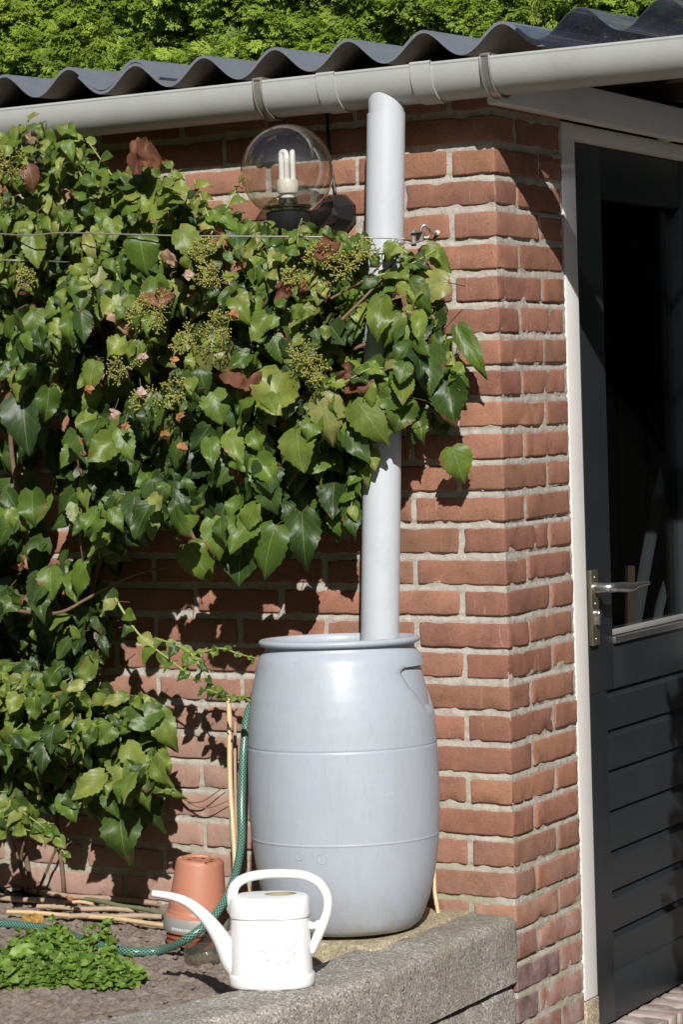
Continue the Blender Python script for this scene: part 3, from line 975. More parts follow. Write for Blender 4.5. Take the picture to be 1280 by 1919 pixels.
# strike mark on the frame
# doorstep of bricks on edge
mb = MB()
y = DY0 + 0.07; k = 0
while y < DY1 - 0.07:
    a, f = rounded_block(((-0.02), y + 0.027, ZF - 0.036), (0.17, 0.05, 0.07), 0.006, 0.012, 0.0012, 40 + k, 0.008)
    mb.add(a, f, None, np.array([0.34, 0.275, 0.24]) * rng.uniform(0.8, 1.2), 0); y += 0.062; k += 1
a, f = box(-0.10, 0.060, DY0 + 0.07, DY1 - 0.07, ZG, ZF - 0.007); mb.add(a, f, mi=1)
mb.build('doorstep', [M['brick'], M['mortar']], shed)

# ------------------------------------------------------------------ inside: ladder and board behind the glass
lad = thing('step_ladder', (-0.15, 0.9, ZF), 'folded aluminium step ladder leaning inside the shed, seen dimly through the door glass', 'ladder')
X1 = -0.15
def rail(name, pix, r, flat=0.35, m='alu', x=X1, mbx=None):
    P = [at(u, v, 0, x) for u, v in pix]
    a, f, _ = tube(spline(P, 24), r, 8, True, flat)
    mb = MB(); mb.add(a, f); return mb.build(name, M[m], lad, True, 40)
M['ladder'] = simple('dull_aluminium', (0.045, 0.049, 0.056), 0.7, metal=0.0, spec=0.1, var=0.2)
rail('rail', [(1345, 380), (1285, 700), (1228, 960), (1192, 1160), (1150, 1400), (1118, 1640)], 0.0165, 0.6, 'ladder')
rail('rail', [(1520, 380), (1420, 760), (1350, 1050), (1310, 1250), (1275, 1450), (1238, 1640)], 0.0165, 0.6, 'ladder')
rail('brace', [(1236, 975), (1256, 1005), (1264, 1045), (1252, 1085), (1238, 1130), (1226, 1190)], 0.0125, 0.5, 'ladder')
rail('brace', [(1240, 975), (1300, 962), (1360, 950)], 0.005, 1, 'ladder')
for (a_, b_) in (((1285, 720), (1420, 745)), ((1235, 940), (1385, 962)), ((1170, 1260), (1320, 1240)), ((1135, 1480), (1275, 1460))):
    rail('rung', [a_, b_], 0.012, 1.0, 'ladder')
M['wood2'] = simple('plain_wood', (0.06, 0.042, 0.028), 0.8, spec=0.1)
mb = MB(); P0 = at(1181, 1060, 0, -0.13); P1 = at(1176, 1700, 0, -0.13)
a, f, _ = tube([P0, (P0 + P1) / 2, P1], 0.0125, 4); mb.add(a, f)
o = mb.build('wooden_batten', M['wood2'], None, False)
tag(o, 'plain wooden batten standing inside the shed behind the door glass, left of the ladder', 'batten')

# ================================================================== OBJECTS
# ------------------------------------------------------------------ rain barrel
bc = at(636, 1206, 1, -0.268); BXC, BYC = bc[0], -0.268
barrel = thing('rain_barrel', (BXC, BYC, -1.522), 'open grey-blue plastic rain barrel under the downpipe at the brick wall', 'barrel')
outer = [(0.0, -1.522), (0.110, -1.522), (0.134, -1.519), (0.148, -1.507), (0.158, -1.487), (0.168, -1.46), (0.1765, -1.43), (0.1835, -1.39), (0.1888, -1.35),
         (0.1900, -1.337), (0.1903, -1.3345), (0.1912, -1.3335), (0.1912, -1.3320), (0.1907, -1.331), (0.1909, -1.3285),
         (0.193, -1.29), (0.194, -1.24), (0.1932, -1.19), (0.1919, -1.155), (0.1918, -1.1515), (0.1910, -1.1505), (0.1910, -1.1495), (0.1917, -1.1485), (0.1916, -1.145)]
prof = outer + [(r, z) for r, z in zip(np.interp(np.linspace(0, 1, 34), [0, .16, .33, .5, .66, .8, .9, .96, 1], [0.1912, 0.190, 0.1875, 0.1835, 0.178, 0.1725, 0.1685, 0.165, 0.160]),
                                     np.linspace(-1.14, -0.966, 34))]
prof += [(0.1545, -0.9605), (0.1515, -0.957), (0.1510, -0.950)]
prof += [(0.1510, -0.9495)] + [(0.1560 + 0.0080 * math.cos(a), -0.9415 + 0.0068 * math.sin(a)) for a in np.linspace(-math.pi * 0.72, math.pi * 0.72, 14)]
prof += [(0.1475, -0.944), (0.1475, -0.958), (0.158, -0.975), (0.176, -1.05), (0.187, -1.2), (0.185, -1.36), (0.160, -1.46), (0.125, -1.510), (0.0, -1.514)]
SEG = 144
V = []
zl, zu = -1.085, -0.996
rightdir = 0.52 + 0.02
for (r, z) in prof:
    for k in range(SEG):
        a = 2 * math.pi * k / SEG
        rr = r
        if zl < z < zu and r > 0.160 and z < -0.96 and (r, z) in prof[:len(outer) + 34]:
            for c0 in (rightdir - 0.26, rightdir - 0.62 + math.pi):
                d = (a - c0 + math.pi) % (2 * math.pi) - math.pi
                hh = (z - zl) / (zu - zl)
                g = 1 / (1 + (abs(d - 0.06 * (1 - hh)) / (0.22 + 0.24 * hh)) ** 10)
                lipf = 1.0 if hh < 0.93 else max(0.0, (1 - hh) / 0.07)
                rr -= g * (0.045 * hh ** 0.85 + 0.10 * max(0.0, min(1.0, (hh - 0.52) / 0.12)) / (1 + (abs(d + 0.20) / 0.22) ** 8)) * lipf
        V.append((BXC + rr * math.cos(a), BYC + rr * math.sin(a), z))
V = np.array(V)
def lean(P):
    return (np.asarray(P) - (BXC, BYC, -1.522)) @ np.array(Matrix.Rotation(-0.036, 3, Vector((0.868, 0.496, 0)))).T + (BXC, BYC, -1.522)
V = lean(V)
F = grid_faces(len(prof), SEG, True)
mesh('barrel_body', V, F, M['barrel'], barrel, True, angle=50)
# moulded round marks and water
for (u, v, r) in ((563, 1609, 0.0085), (604, 1616, 0.0100)):
    mb = MB()
    az = math.atan2(-0.867, 0.497)
    for yy in np.linspace(-0.48, -0.40, 80):
        p = at(u, v, 1, yy)
        if math.hypot(p[0] - BXC, p[1] - BYC) <= 0.1862: break
    n = np.array([p[0] - BXC, p[1] - BYC, 0]); n /= np.linalg.norm(n)
    t = np.array([-n[1], n[0], 0]); up = np.array([0, 0, 1.0])
    ring = []
    for k in range(25):
        a = 2 * math.pi * k / 24
        w = p + t * r * math.cos(a) + up * r * math.sin(a)
        q = np.array([w[0] - BXC, w[1] - BYC]); rad = np.interp(w[2], [-1.43, -1.39, -1.35], [0.1755, 0.1835, 0.189])
        q = q / np.linalg.norm(q) * (rad + 0.0003)
        ring.append((BXC + q[0], BYC + q[1], w[2]))
    a, f, _ = tube(ring, 0.0006, 6, False); mb.add(lean(a), f); mb.build('moulded_ring', M['barrel'], barrel)
m, nt, b = mat('water'); b.inputs['Base Color'].default_value = (0.02, 0.025, 0.022, 1); b.inputs['Roughness'].default_value = 0.03; M['water'] = m
a, f, _ = lathe([(0.0, -1.12), (0.172, -1.12)], 48, (BXC, BYC, 0)); mb = MB(); mb.add(lean(a * 1.0), f); mb.build('water', M['water'], barrel)

# slab under the barrel
mb = MB()
a, f = rounded_block((BXC - 0.035, -0.215, -1.5485), (0.37, 0.40, 0.05), 0.006, 0.02, 0.002, 77, 0.006); mb.add(a, f)
tag(mb.build('concrete_slab', M['tile']), 'sandy concrete slab under the grey rain barrel', 'paving slab')

# ------------------------------------------------------------------ watering can
can = thing('watering_can', (-0.140, -0.742, ZC + 0.0005), 'white plastic watering can with embossed daisy, standing on the concrete edging', 'watering can')
C0 = np.array([-0.140, -0.742, ZC + 0.001])
ang = math.atan2(0.496, 0.868) - 0.10
ex = np.array([math.cos(ang), math.sin(ang), 0]); ey = np.array([-math.sin(ang), math.cos(ang), 0]); ez = np.array([0, 0, 1.0])
def CP(p):
    p = np.atleast_2d(np.asarray(p, float)); return C0 + p[:, :1] * ex + p[:, 1:2] * ey + p[:, 2:3] * ez
def superell(a, b, z, n=72, pw=2.5):
    o = []
    for k in range(n):
        t = 2 * math.pi * k / n
        c, s = math.cos(t), math.sin(t)
        o.append((a * math.copysign(abs(c) ** (2 / pw), c), b * math.copysign(abs(s) ** (2 / pw), s), z))
    return o
rows = [(0.050, 0.030, 0.0), (0.076, 0.050, 0.0), (0.0785, 0.0525, 0.003), (0.0795, 0.0535, 0.008), (0.0795, 0.0535, 0.018), (0.0782, 0.0522, 0.022), (0.0760, 0.050, 0.0235),
        (0.0755, 0.0495, 0.028), (0.0745, 0.049, 0.06), (0.0730, 0.048, 0.10), (0.0718, 0.0472, 0.126), (0.0716, 0.0470, 0.1275), (0.0745, 0.0500, 0.1295),
        (0.0750, 0.0505, 0.134), (0.0748, 0.0505, 0.150), (0.0735, 0.0490, 0.159), (0.0700, 0.0455, 0.1645), (0.064, 0.040, 0.1665), (0.050, 0.030, 0.1672)]
V = []
for a_, b_, z in rows: V += superell(a_, b_, z)
F = grid_faces(len(rows), 72, True); F.append(tuple(range(72))[::-1])
nb = len(rows)
# top with a filling hole (right half)
mb = MB(); Vw = CP(V)
mb.add(Vw, F)
n0 = (nb - 1) * 72
hole = []
for k in range(72):
    t = 2 * math.pi * k / 72
    hole.append((0.020 + 0.030 * math.cos(t), 0.006 + 0.023 * math.sin(t), 0.1678))
down = [(x, y, 0.1665) for x, y, z in hole]
inn = CP(hole); dn = CP(down)
base_n = mb.n
Fh = []
mb.add(np.vstack([Vw[n0:n0 + 72], inn, dn]), [(k, (k + 1) % 72, 72 + (k + 1) % 72, 72 + k) for k in range(72)] + [(72 + k, 72 + (k + 1) % 72, 144 + (k + 1) % 72, 144 + k) for k in range(72)])
body = mb.build('can_body', M['white_plastic'], can, True, 50)
a = CP([(0.020 + 0.0298 * math.cos(t), 0.006 + 0.0228 * math.sin(t), z) for z in (0.167, 0.145) for t in np.linspace(0, 2 * math.pi, 37)[:-1]])
M['caninside'] = simple('brown_can_interior', (0.34, 0.30, 0.20), 0.7, var=0.1)  # brown colour for the inside of the filling hole
mb = MB(); mb.add(a, [(k, (k + 1) % 36, 36 + (k + 1) % 36, 36 + k) for k in range(36)] + [tuple(range(36, 72))]); mb.build('can_inside', M['caninside'], can, False)
# daisy relief on the camera side (local -y)
mb = MB()
fc = np.array([0.020, 0.080])
def onbody(x, z, off):
    h = np.interp(z, [0.028, 0.06, 0.10, 0.126], [0.0495, 0.049, 0.048, 0.0472]); a_ = np.interp(z, [0.028, 0.126], [0.0755, 0.0718])
    y = -h * max(0.0, 1 - abs(x / a_) ** 2.5) ** (1 / 2.5)
    return (x, y - off, z)
def relief(loop, r=0.0013):
    a, f, _ = tube(CP([onbody(x, z, 0.0001) for x, z in loop]), r, 6, False); mb.add(a, f)
relief([(fc[0] + 0.0105 * math.cos(t), fc[1] + 0.0105 * math.sin(t)) for t in np.linspace(0, 2 * math.pi, 33)])
for k in range(10):
    a0 = 2 * math.pi * k / 10 + 0.2
    d = np.array([math.cos(a0), math.sin(a0)]); e = np.array([-d[1], d[0]])
    L = 0.020
    relief([tuple(fc + d * (0.012 + L * s) + e * w * 0.0048 * math.sin(math.pi * s) ** 0.8) for s, w in [(q, 1) for q in np.linspace(0, 1, 9)] + [(q, -1) for q in np.linspace(1, 0, 9)]])
relief([(fc[0] + 0.012, fc[1] - 0.012), (fc[0] + 0.025, fc[1] - 0.018), (fc[0] + 0.043, fc[1] - 0.024)], 0.0012)
mb.build('daisy_relief', M['white_plastic'], can)
# spout
P = spline([(-0.058, 0, 0.022), (-0.073, 0, 0.045), (-0.092, 0, 0.085), (-0.117, 0, 0.122), (-0.148, 0, 0.151), (-0.180, 0, 0.165), (-0.2185, 0, 0.172)], 44)
a, f, _ = tube(CP(P), [0.021, 0.0215, 0.0165, 0.0125, 0.0095, 0.0075, 0.0062], 18)
mb = MB(); mb.add(a, f[:-2] + [f[-2]])
a2, f2, _ = tube(CP(P[-6:]), [0.0045, 0.0045], 18, False); mb.add(a2, [q[::-1] for q in f2])
mb.build('spout', M['white_plastic'], can, True)
# handle: rises at the spout side, arches over and comes down to the far side of the body
P = spline([(-0.064, 0, 0.135), (-0.069, 0, 0.165), (-0.062, 0, 0.186), (-0.042, 0, 0.1985), (-0.010, 0, 0.2045), (0.030, 0, 0.205), (0.065, 0, 0.2015), (0.092, 0, 0.188), (0.1065, 0, 0.163), (0.106, 0, 0.135), (0.096, 0, 0.108), (0.084, 0, 0.082), (0.0745, 0, 0.058)], 80)
a, f, _ = tube(CP(P), [0.013, 0.0105, 0.0095, 0.009, 0.0088, 0.0088, 0.0088, 0.009, 0.009, 0.0085, 0.0095, 0.009, 0.006], 16, True, 1.0)
mb = MB(); mb.add(a, f)
a, f, _ = tube(CP(spline([(0.070, 0, 0.110), (0.080, 0, 0.108), (0.092, 0, 0.112)], 10)), [0.008, 0.0065, 0.008], 12); mb.add(a, f)
mb.build('handle', M['white_plastic'], can, True)

# ------------------------------------------------------------------ pots and jar
pc = at(368, 1742, 1, -0.30); pc = np.array([pc[0], -0.30, pc[2]])
def tilt(V, c, ax, an):
    Rt = np.array(Matrix.Rotation(an, 3, Vector(ax))); return (np.asarray(V) - c) @ Rt.T + c
vdir = np.array([0.497, -0.867, 0])
pot = thing('flower_pot', pc, 'upturned terracotta-coloured plastic pot with grey band, on a glass jar', 'flower pot')
def pot_rings(prof, c, seg=48): return lathe(prof, seg, c)
SC = 1.0
prof_p = [(0.0665, 0.0), (0.0675, 0.002), (0.0675, 0.034), (0.0655, 0.036), (0.0625, 0.0375), (0.0615, 0.045), (0.0610, 0.0455), (0.0600, 0.060), (0.0592, 0.0605), (0.0500, 0.142), (0.0485, 0.147), (0.0455, 0.150), (0.041, 0.1505), (0.039, 0.147), (0.020, 0.146), (0.0, 0.146)]
a, f, _ = pot_rings(prof_p, pc)
a[:, :2]  = a[:, :2]
# notches in the foot ring
for i in range(len(a)):
    ang_ = math.atan2(a[i, 1] - pc[1], a[i, 0] - pc[0])
    if a[i, 2] > pc[2] + 0.1475 and (abs(math.sin(ang_ * 1.5 + 0.9)) < 0.22): a[i, 2] -= 0.007
AX = tuple(vdir); AN = 0.085
mb = MB(); mb.add(tilt(a, pc, AX, -AN), f); potb = mb.build('pot_body', M['terracotta'], pot, True, 40)
a, f, _ = pot_rings([(0.0685, 0.0035), (0.0690, 0.005), (0.0690, 0.031), (0.0680, 0.0325)], pc)
mb = MB(); mb.add(tilt(a, pc, AX, -AN), f); mb.build('grey_band', M['grey_band'], pot, True)
mb = MB()
for k in range(8):
    t = 2 * math.pi * k / 8 + 0.3; rr = 0.030 if k % 2 else 0.024
    q = [(pc[0] + rr * math.cos(t) + 0.0065 * math.cos(s) * (1 if k % 2 else 0.8), pc[1] + rr * math.sin(t) + 0.004 * math.sin(s), pc[2] + 0.1466) for s in np.linspace(0, 2 * math.pi, 13)[:-1]]
    mb.add(tilt(q, pc, AX, -AN), [tuple(range(12))])
mb.build('drain_hole', M['hole'], pot, False)
# lettering on the band
def text_mesh(s, size):
    cu = bpy.data.curves.new('lettering', 'FONT'); cu.body = s; cu.size = size; cu.extrude = 0.0002; cu.space_character = 1.05
    o = bpy.data.objects.new('lettering', cu); COL.objects.link(o)
    dg = bpy.context.evaluated_depsgraph_get(); me = bpy.data.meshes.new_from_object(o.evaluated_get(dg))
    V = np.array([v.co[:] for v in me.vertices]); F = [tuple(p.vertices) for p in me.polygons]
    bpy.data.objects.remove(o); return V, F
V, F = text_mesh('SUMMERTIME', 0.0075)
th0 = math.atan2(-0.867, 0.497) - 0.78
W = []
for x, y, z in V:
    t = th0 + x / 0.0695
    W.append((pc[0] + (0.0696 + z) * math.cos(t), pc[1] + (0.0696 + z) * math.sin(t), pc[2] + 0.0085 + y))
mb = MB(); mb.add(tilt(W, pc, AX, -AN), F); mb.build('lettering', M['white_plastic'], pot, False)
# nested pots below
nest = []
for k in range(2):
    pn = thing('flower_pot', pc + (0, 0, -0.014 - 0.009 * k), ['rust-brown plastic pot rim nested directly under the grey band', 'lowest rust-brown pot of the nested stack, just above the glass jar'][k], 'flower pot', 'nested rust-brown pots under the upturned pot')
    c = pc + np.array([0, 0, -0.0135 - 0.0125 * k]); rr = 0.0612 - 0.001 * k
    a, f, _ = lathe([(rr - 0.004, 0.0), (rr, 0.0), (rr + 0.001, 0.001), (rr + 0.001, 0.004), (rr - 0.002, 0.0055), (rr - 0.002, 0.0125), (rr - 0.006, 0.0135), (rr - 0.012, 0.11), (rr - 0.02, 0.115), (0, 0.116)], 48, c)
    mb = MB(); mb.add(tilt(a, pc, AX, -AN), f); mb.build('pot_rim', M['terracotta_dark'], pn, True, 40)
jc = at(388, 1806, 2, ZS - 0.002); jc[2] = ZS - 0.004
jar = thing('glass_jar', jc, 'small smoky glass bowl half hidden by the watering can spout, below the pots', 'jar')
a, f, _ = lathe([(0, 0.001), (0.034, 0.0), (0.042, 0.006), (0.0465, 0.018), (0.0475, 0.030), (0.0455, 0.042), (0.0425, 0.047), (0.0435, 0.050), (0.0445, 0.053), (0.0425, 0.055), (0.0405, 0.053), (0.0400, 0.047), (0.0425, 0.040), (0.0445, 0.030), (0.043, 0.018), (0.038, 0.009), (0, 0.006)], 48, jc)
mb = MB(); mb.add(a, f); mb.build('jar_glass', M['jar'], jar)

# ------------------------------------------------------------------ hose
P = [at(500, 1290, 1, -0.04), at(467, 1330, 1, -0.10), at(457, 1400, 1, -0.14), at(453, 1500, 1, -0.17), at(452, 1580, 1, -0.21), at(436, 1655, 1, -0.30), at(402, 1715, 1, -0.37), at(352, 1757, 1, -0.42)]
P += [at(300, 1780, 2, ZS + 0.014), at(240, 1782, 2, ZS + 0.014), at(180, 1768, 2, ZS + 0.014), at(110, 1744, 2, ZS + 0.014), at(40, 1733, 2, ZS + 0.014), at(-60, 1728, 2, ZS + 0.014), at(-240, 1740, 2, ZS + 0.014)]
a, f, uv = tube(spline(P, 220), 0.0088, 24)
mb = MB(); mb.add(a, f, uv); tag(mb.build('garden_hose', M['hose']), 'green braided garden hose hanging beside the barrel and curving over the soil', 'hose')

# ------------------------------------------------------------------ canes
def cane(P, r, m, label, cat='cane', group=None, nodes=5, name='bamboo_cane'):
    Q = spline(P, 40)
    t = np.linspace(0, 1, 40); rr = np.full(40, r)
    for k in range(nodes):
        c = (k + 0.6 + 0.15 * math.sin(7 * k)) / nodes
        rr += r * 0.22 * np.exp(-((t - c) / 0.010) ** 2)
    Q = Q + 0.0012 * np.column_stack([np.sin(t * 9 + r * 999), np.cos(t * 7), np.sin(t * 11)])
    a, f, _ = tube(Q, rr.tolist(), 10)
    mb = MB(); mb.add(a, f); return tag(mb.build(name, M[m], None, True, 50), label, cat, group)
G1 = 'bamboo canes standing beside the barrel'
cane([at(428, 1310, 1, -0.10), at(432, 1450, 1, -0.13), at(441, 1660, 1, -0.20)], 0.0058, 'cane_fresh', 'tall yellow bamboo cane standing upright left of the hose', group=G1)
cane([at(441, 1352, 1, -0.085), at(441, 1500, 1, -0.10), at(446, 1655, 1, -0.13)], 0.0036, 'cane_old', 'thin greyish-pink cane standing between the yellow cane and the hose', group=G1, nodes=3)
cane([at(428, 1515, 1, -0.16), at(438, 1600, 1, -0.18), at(447, 1665, 1, -0.20)], 0.0022, 'cane_green', 'thin greenish dry stalk leaning at the foot of the yellow cane', group=G1, nodes=2)
cane([at(812, 1615, 1, -0.035), at(814, 1655, 1, -0.05), at(820, 1710, 1, -0.07)], 0.0045, 'cane_fresh', 'short pale stick between the barrel and the brick corner', 'stick', nodes=2, name='short_stick')
cane([at(458, 1600, 1, -0.07), at(466, 1660, 1, -0.09), at(473, 1720, 1, -0.11)], 0.003, 'cane_old', 'thin brown stalk in the gap just left of the barrel base', 'stick', nodes=2, name='dry_stalk')
G2 = 'bamboo canes lying on the soil'
lie = [
    ([(14, 1708), (150, 1715), (306, 1732)], 0.0050, 'cane_fresh', 'long yellow bamboo cane lying nearest the green herbs on the soil'),
    ([(130, 1716), (220, 1716), (302, 1716)], 0.0058, 'cane_old', 'pale whitish-grey cane lying just above the long yellow cane'),
    ([(-60, 1676), (40, 1684), (120, 1690)], 0.0062, 'cane_old', 'thick beige cane running off the left edge of the photo'),
    ([(60, 1688), (130, 1689), (175, 1692)], 0.0040, 'cane_fresh', 'short light tan cane in the middle of the pile'),
    ([(85, 1662), (180, 1672), (305, 1688)], 0.0060, 'cane_old', 'reddish-brown cane closest to the wall in the pile'),
    ([(70, 1698), (170, 1702), (250, 1704)], 0.0055, 'cane_old', 'mottled brown cane half sunk in the soil'),
    ([(160, 1684), (235, 1697), (310, 1712)], 0.0050, 'cane_green', 'dark green-grey cane lying slantwise across the pile'),
]
for k, (px, r, m, lb) in enumerate(lie):
    P = [at(u, v, 2, ZS + 0.014 + r + (0.006 if k in (4, 6) else 0)) for u, v in px]
    for q in P: q[1] = min(q[1], -0.02 - r)
    cane(P, r, m, lb, 'cane', G2, 4)
# crumpled black foil by the wall
mb = MB(); V = []
for i in range(16):
    for j in range(26):
        p = at(8 + j * 4.4, 1690 - i * 1.6, 2, ZS + 0.008)
        q = Vector(p)
        p = p + np.array([0, 0, 0.012 + 0.018 * mn.noise(q * 38) + 0.008 * mn.noise(q * 95)])
        V.append(p)
V = np.array(V); V[:, 1] = np.minimum(V[:, 1], -0.012)
mb.add(V, grid_faces(16, 26)); tag(mb.build('plastic_scrap', M['black_plastic'], None, True), 'crumpled scrap of black plastic film among the canes at the wall', 'plastic scrap')

# ------------------------------------------------------------------ wall lamp
mount = at(637, 403, 1, -0.0)
gc = at(538, 322, 1, -0.175)
lamp = thing('wall_lamp', (mount[0], 0, mount[2]), 'clear glass globe wall lamp on a black bracket, left of the downpipe', 'wall lamp')
GRd = 0.0965
a, f, _ = lathe([(GRd * math.sin(t), -GRd * math.cos(t)) for t in np.linspace(math.asin(0.045 / GRd), math.pi - 0.001, 40)], 64, gc)
mb = MB(); mb.add(a, f); mb.build('glass_globe', M['globe'], lamp)
# octagonal wall base
mb = MB()
def octa(cx, cy, cz, r0, y0, r1, y1):
    V = [(cx + r * math.cos(t), y, cz + r * math.sin(t) * 1.0) for r, y in ((r0, y0), (r1, y1)) for t in [math.pi / 8 + k * math.pi / 4 for k in range(8)]]
    return V, [(k, (k + 1) % 8, 8 + (k + 1) % 8, 8 + k) for k in range(8)] + [tuple(range(8, 16))]
a, f = octa(mount[0], 0, mount[2] + 0.0, 0.044, -0.002, 0.044, -0.018); mb.add(a, f)
a, f = octa(mount[0], 0, mount[2] + 0.0, 0.044, -0.018, 0.026, -0.052); mb.add(a, f)
mb.build('wall_base', M['black_plastic'], lamp, False)
mb = MB()
hb = np.array([gc[0], gc[1], gc[2] - GRd * 0.88])
a, f, _ = tube(spline([(mount[0], -0.045, mount[2] - 0.004), (mount[0], -0.09, mount[2] - 0.012), ((mount[0] + hb[0]) / 2, -0.14, hb[2] - 0.022), (hb[0], hb[1] + 0.02, hb[2] - 0.022)], 24), [0.022, 0.020, 0.019, 0.020], 8); mb.add(a, f)
mb.build('bracket_arm', M['black_plastic'], lamp, True, 30)
mb = MB()
a, f, _ = lathe([(0, -0.042), (0.030, -0.042), (0.040, -0.030), (0.046, -0.012), (0.047, 0.002), (0.044, 0.004), (0.044, 0.008), (0.048, 0.010), (0.048, 0.014), (0.020, 0.015), (0.019, 0.030), (0.0, 0.030)], 32, hb); mb.add(a, f)
mb.build('lamp_holder', M['black_plastic'], lamp, True, 35)
mb = MB()
zb_ = hb[2] + 0.026
a, f, _ = lathe([(0.0, 0), (0.0145, 0), (0.0145, 0.012), (0.0205, 0.014), (0.0225, 0.020), (0.0225, 0.036), (0.0205, 0.042), (0.0, 0.0425)], 28, (gc[0], gc[1], zb_)); mb.add(a, f)
bb = mb.build('bulb', M['bulb_base'], lamp, True, 40)
mb = MB()
for k in range(3):
    t = 2 * math.pi * k / 3 + 0.5
    ax, ay = math.cos(t), math.sin(t)
    q = []
    for s, h in ((-0.0062, 0.04), (-0.0062, 0.075), (-0.0062, 0.095), (-0.0035, 0.1015), (0.0035, 0.1015), (0.0062, 0.095), (0.0062, 0.075), (0.0062, 0.04)):
        q.append((gc[0] + 0.0120 * ax - s * ay, gc[1] + 0.0120 * ay + s * ax, zb_ + h - 0.004))
    a, f, _ = tube(spline(q, 30), 0.0056, 10); mb.add(a, f)
mb.build('bulb_tube', M['bulb_white'], bb)
mb = MB(); a, f, _ = tube(spline([(mount[0] - 0.002, -0.012, mount[2] + 0.04), (mount[0] - 0.012, -0.006, mount[2] + 0.09), (mount[0] - 0.02, -0.005, mount[2] + 0.16), (mount[0] - 0.022, -0.006, 0.215)], 20), 0.0032, 8); mb.add(a, f)
mb.build('cable', M['black_plastic'], lamp)

# ------------------------------------------------------------------ trellis wire
wr = thing('trellis_wire', at(770, 442, 1, -0.11), 'taut steel wire with tensioner and wall hook running across the climbing plant', 'wire')
mb = MB()
P = spline([at(-140, 432, 1, -0.42), at(0, 439, 1, -0.40), at(60, 442, 1, -0.40), at(115, 437, 1, -0.39), at(240, 440, 1, -0.37), at(380, 443, 1, -0.33), at(560, 444, 1, -0.26), at(690, 446, 1, -0.20), at(762, 448, 1, -0.165)], 90)
a, f, _ = tube(P, 0.0016, 8); mb.add(a, f)
a, f, _ = tube(spline([at(-140, 486, 1, -0.40), at(0, 488, 1, -0.38), at(60, 489, 1, -0.34), at(130, 492, 1, -0.25)], 20), 0.0014, 8); mb.add(a, f)
mb.build('wire', M['wire'], wr)
mb = MB()
p = at(775, 447, 1, -0.150); e = at(803, 440, 1, -0.06)
dv = (e - p) / np.linalg.norm(e - p)
# open U-shaped tensioner body with a spindle
side = np.cross(dv, [0, 0, 1]); side /= np.linalg.norm(side)
for s in (-1, 1):
    q0 = p - dv * 0.012 + np.array([0, 0, 0.011 * s]); q1 = p + dv * 0.035 + np.array([0, 0, 0.009 * s])
    V = [q0 - side * 0.008, q0 + side * 0.008, q1 + side * 0.008, q1 - side * 0.008]; W2 = [v + np.array([0, 0, 0.0018]) for v in V]
    mb.add(V + W2, [(0, 3, 2, 1), (4, 5, 6, 7), (0, 1, 5, 4), (1, 2, 6, 5), (2, 3, 7, 6), (3, 0, 4, 7)])
q = p + dv * 0.035
V = [q + side * a_ * 0.008 + np.array([0, 0, h]) + dv * d for d in (0, 0.002) for a_, h in ((-1, -0.009), (1, -0.009), (1, 0.010), (-1, 0.010))]
mb.add(V, [(0, 1, 2, 3), (7, 6, 5, 4), (0, 4, 5, 1), (1, 5, 6, 2), (2, 6, 7, 3), (3, 7, 4, 0)])
a, f, _ = tube([p + np.array([0, 0, -0.016]), p + np.array([0, 0, 0.016])], 0.0055, 12); mb.add(a, f)
mb.build('tensioner', M['bracket_old'], wr, True, 40)
mb = MB()
hk = at(806, 436, 1, -0.035)
a, f, _ = tube(spline([hk + (0, 0.045, 0), hk + (0, 0.01, 0.0), hk + (0.0, -0.004, 0.008), hk + (-0.006, -0.012, 0.014), hk + (-0.012, -0.016, 0.008), hk + (-0.012, -0.016, -0.006), hk + (-0.004, -0.012, -0.012), hk + (0.002, -0.006, -0.009)], 40), 0.0032, 10); mb.add(a, f)
a, f, _ = tube([p + dv * 0.034, hk + (-0.006, -0.014, -0.002)], 0.0022, 8); mb.add(a, f)
mb.build('wall_hook', M['galv'], wr)
mb = MB()
a, f, _ = lathe([(0, 0), (0.006, 0), (0.0055, 0.004), (0.0035, 0.009), (0, 0.010)], 9)
mb.add(a[:, [0, 2, 1]] * (1, -1, 1) + (hk[0], 0.0, hk[2]), f); mb.build('wall_plug', M['nylon'], wr)

# ================================================================== PLANTS
def leaf_variant(seed, serr=0.05, nv=15, half=3, fold=0.28, droop=0.35, wave=0.10, ratio=0.72):
    r = np.random.default_rng(seed)
    fold *= r.uniform(0.3, 1.5); droop *= r.uniform(-0.2, 1.8); wave *= r.uniform(0.4, 1.6)
    vs = np.linspace(0, 1, nv)
    us = np.linspace(-1, 1, 2 * half + 1)
    V = []; UV = []
    ph = r.uniform(0, 6)
    for i, v in enumerate(vs):
        w = (math.sin(math.pi * min(1, v * 0.98 + 0.02) ** 0.62) ** 0.75) * (1 - 0.28 * max(0, v - 0.68) / 0.32)
        if v > 0.985: w = 0.01
        w *= 0.5 * ratio * (1 + serr * (1 if i % 2 else -1) * (0.2 < v < 0.97))
        if i == 0: w = 0.5 * ratio * 0.34
        for u in us:
            x = u * w
            back = -0.10 * (abs(u) ** 1.3) * max(0, 1 - v / 0.22)
            y = v + back
            z = fold * abs(x) - droop * 0.45 * v * v - 0.14 * droop * u * u + wave * 0.35 * abs(u) * math.sin(v * 9 + ph + (1.7 if u > 0 else 0)) - wave * 0.2 * (v > 0.7) * (v - 0.7) * 4
            V.append((x, y, z)); UV.append((u, v))
    return np.array(V), grid_faces(nv, 2 * half + 1), np.array(UV)
LV = [leaf_variant(s, fold=0.36, droop=0.6, wave=0.24, ratio=[0.80, 0.72, 0.90, 0.62][s % 4], serr=0.065) for s in range(26)]
LS = [leaf_variant(100 + s, 0.03, 9, 2, 0.4, 0.6, 0.08, 0.66) for s in range(8)]     # small cheap ones

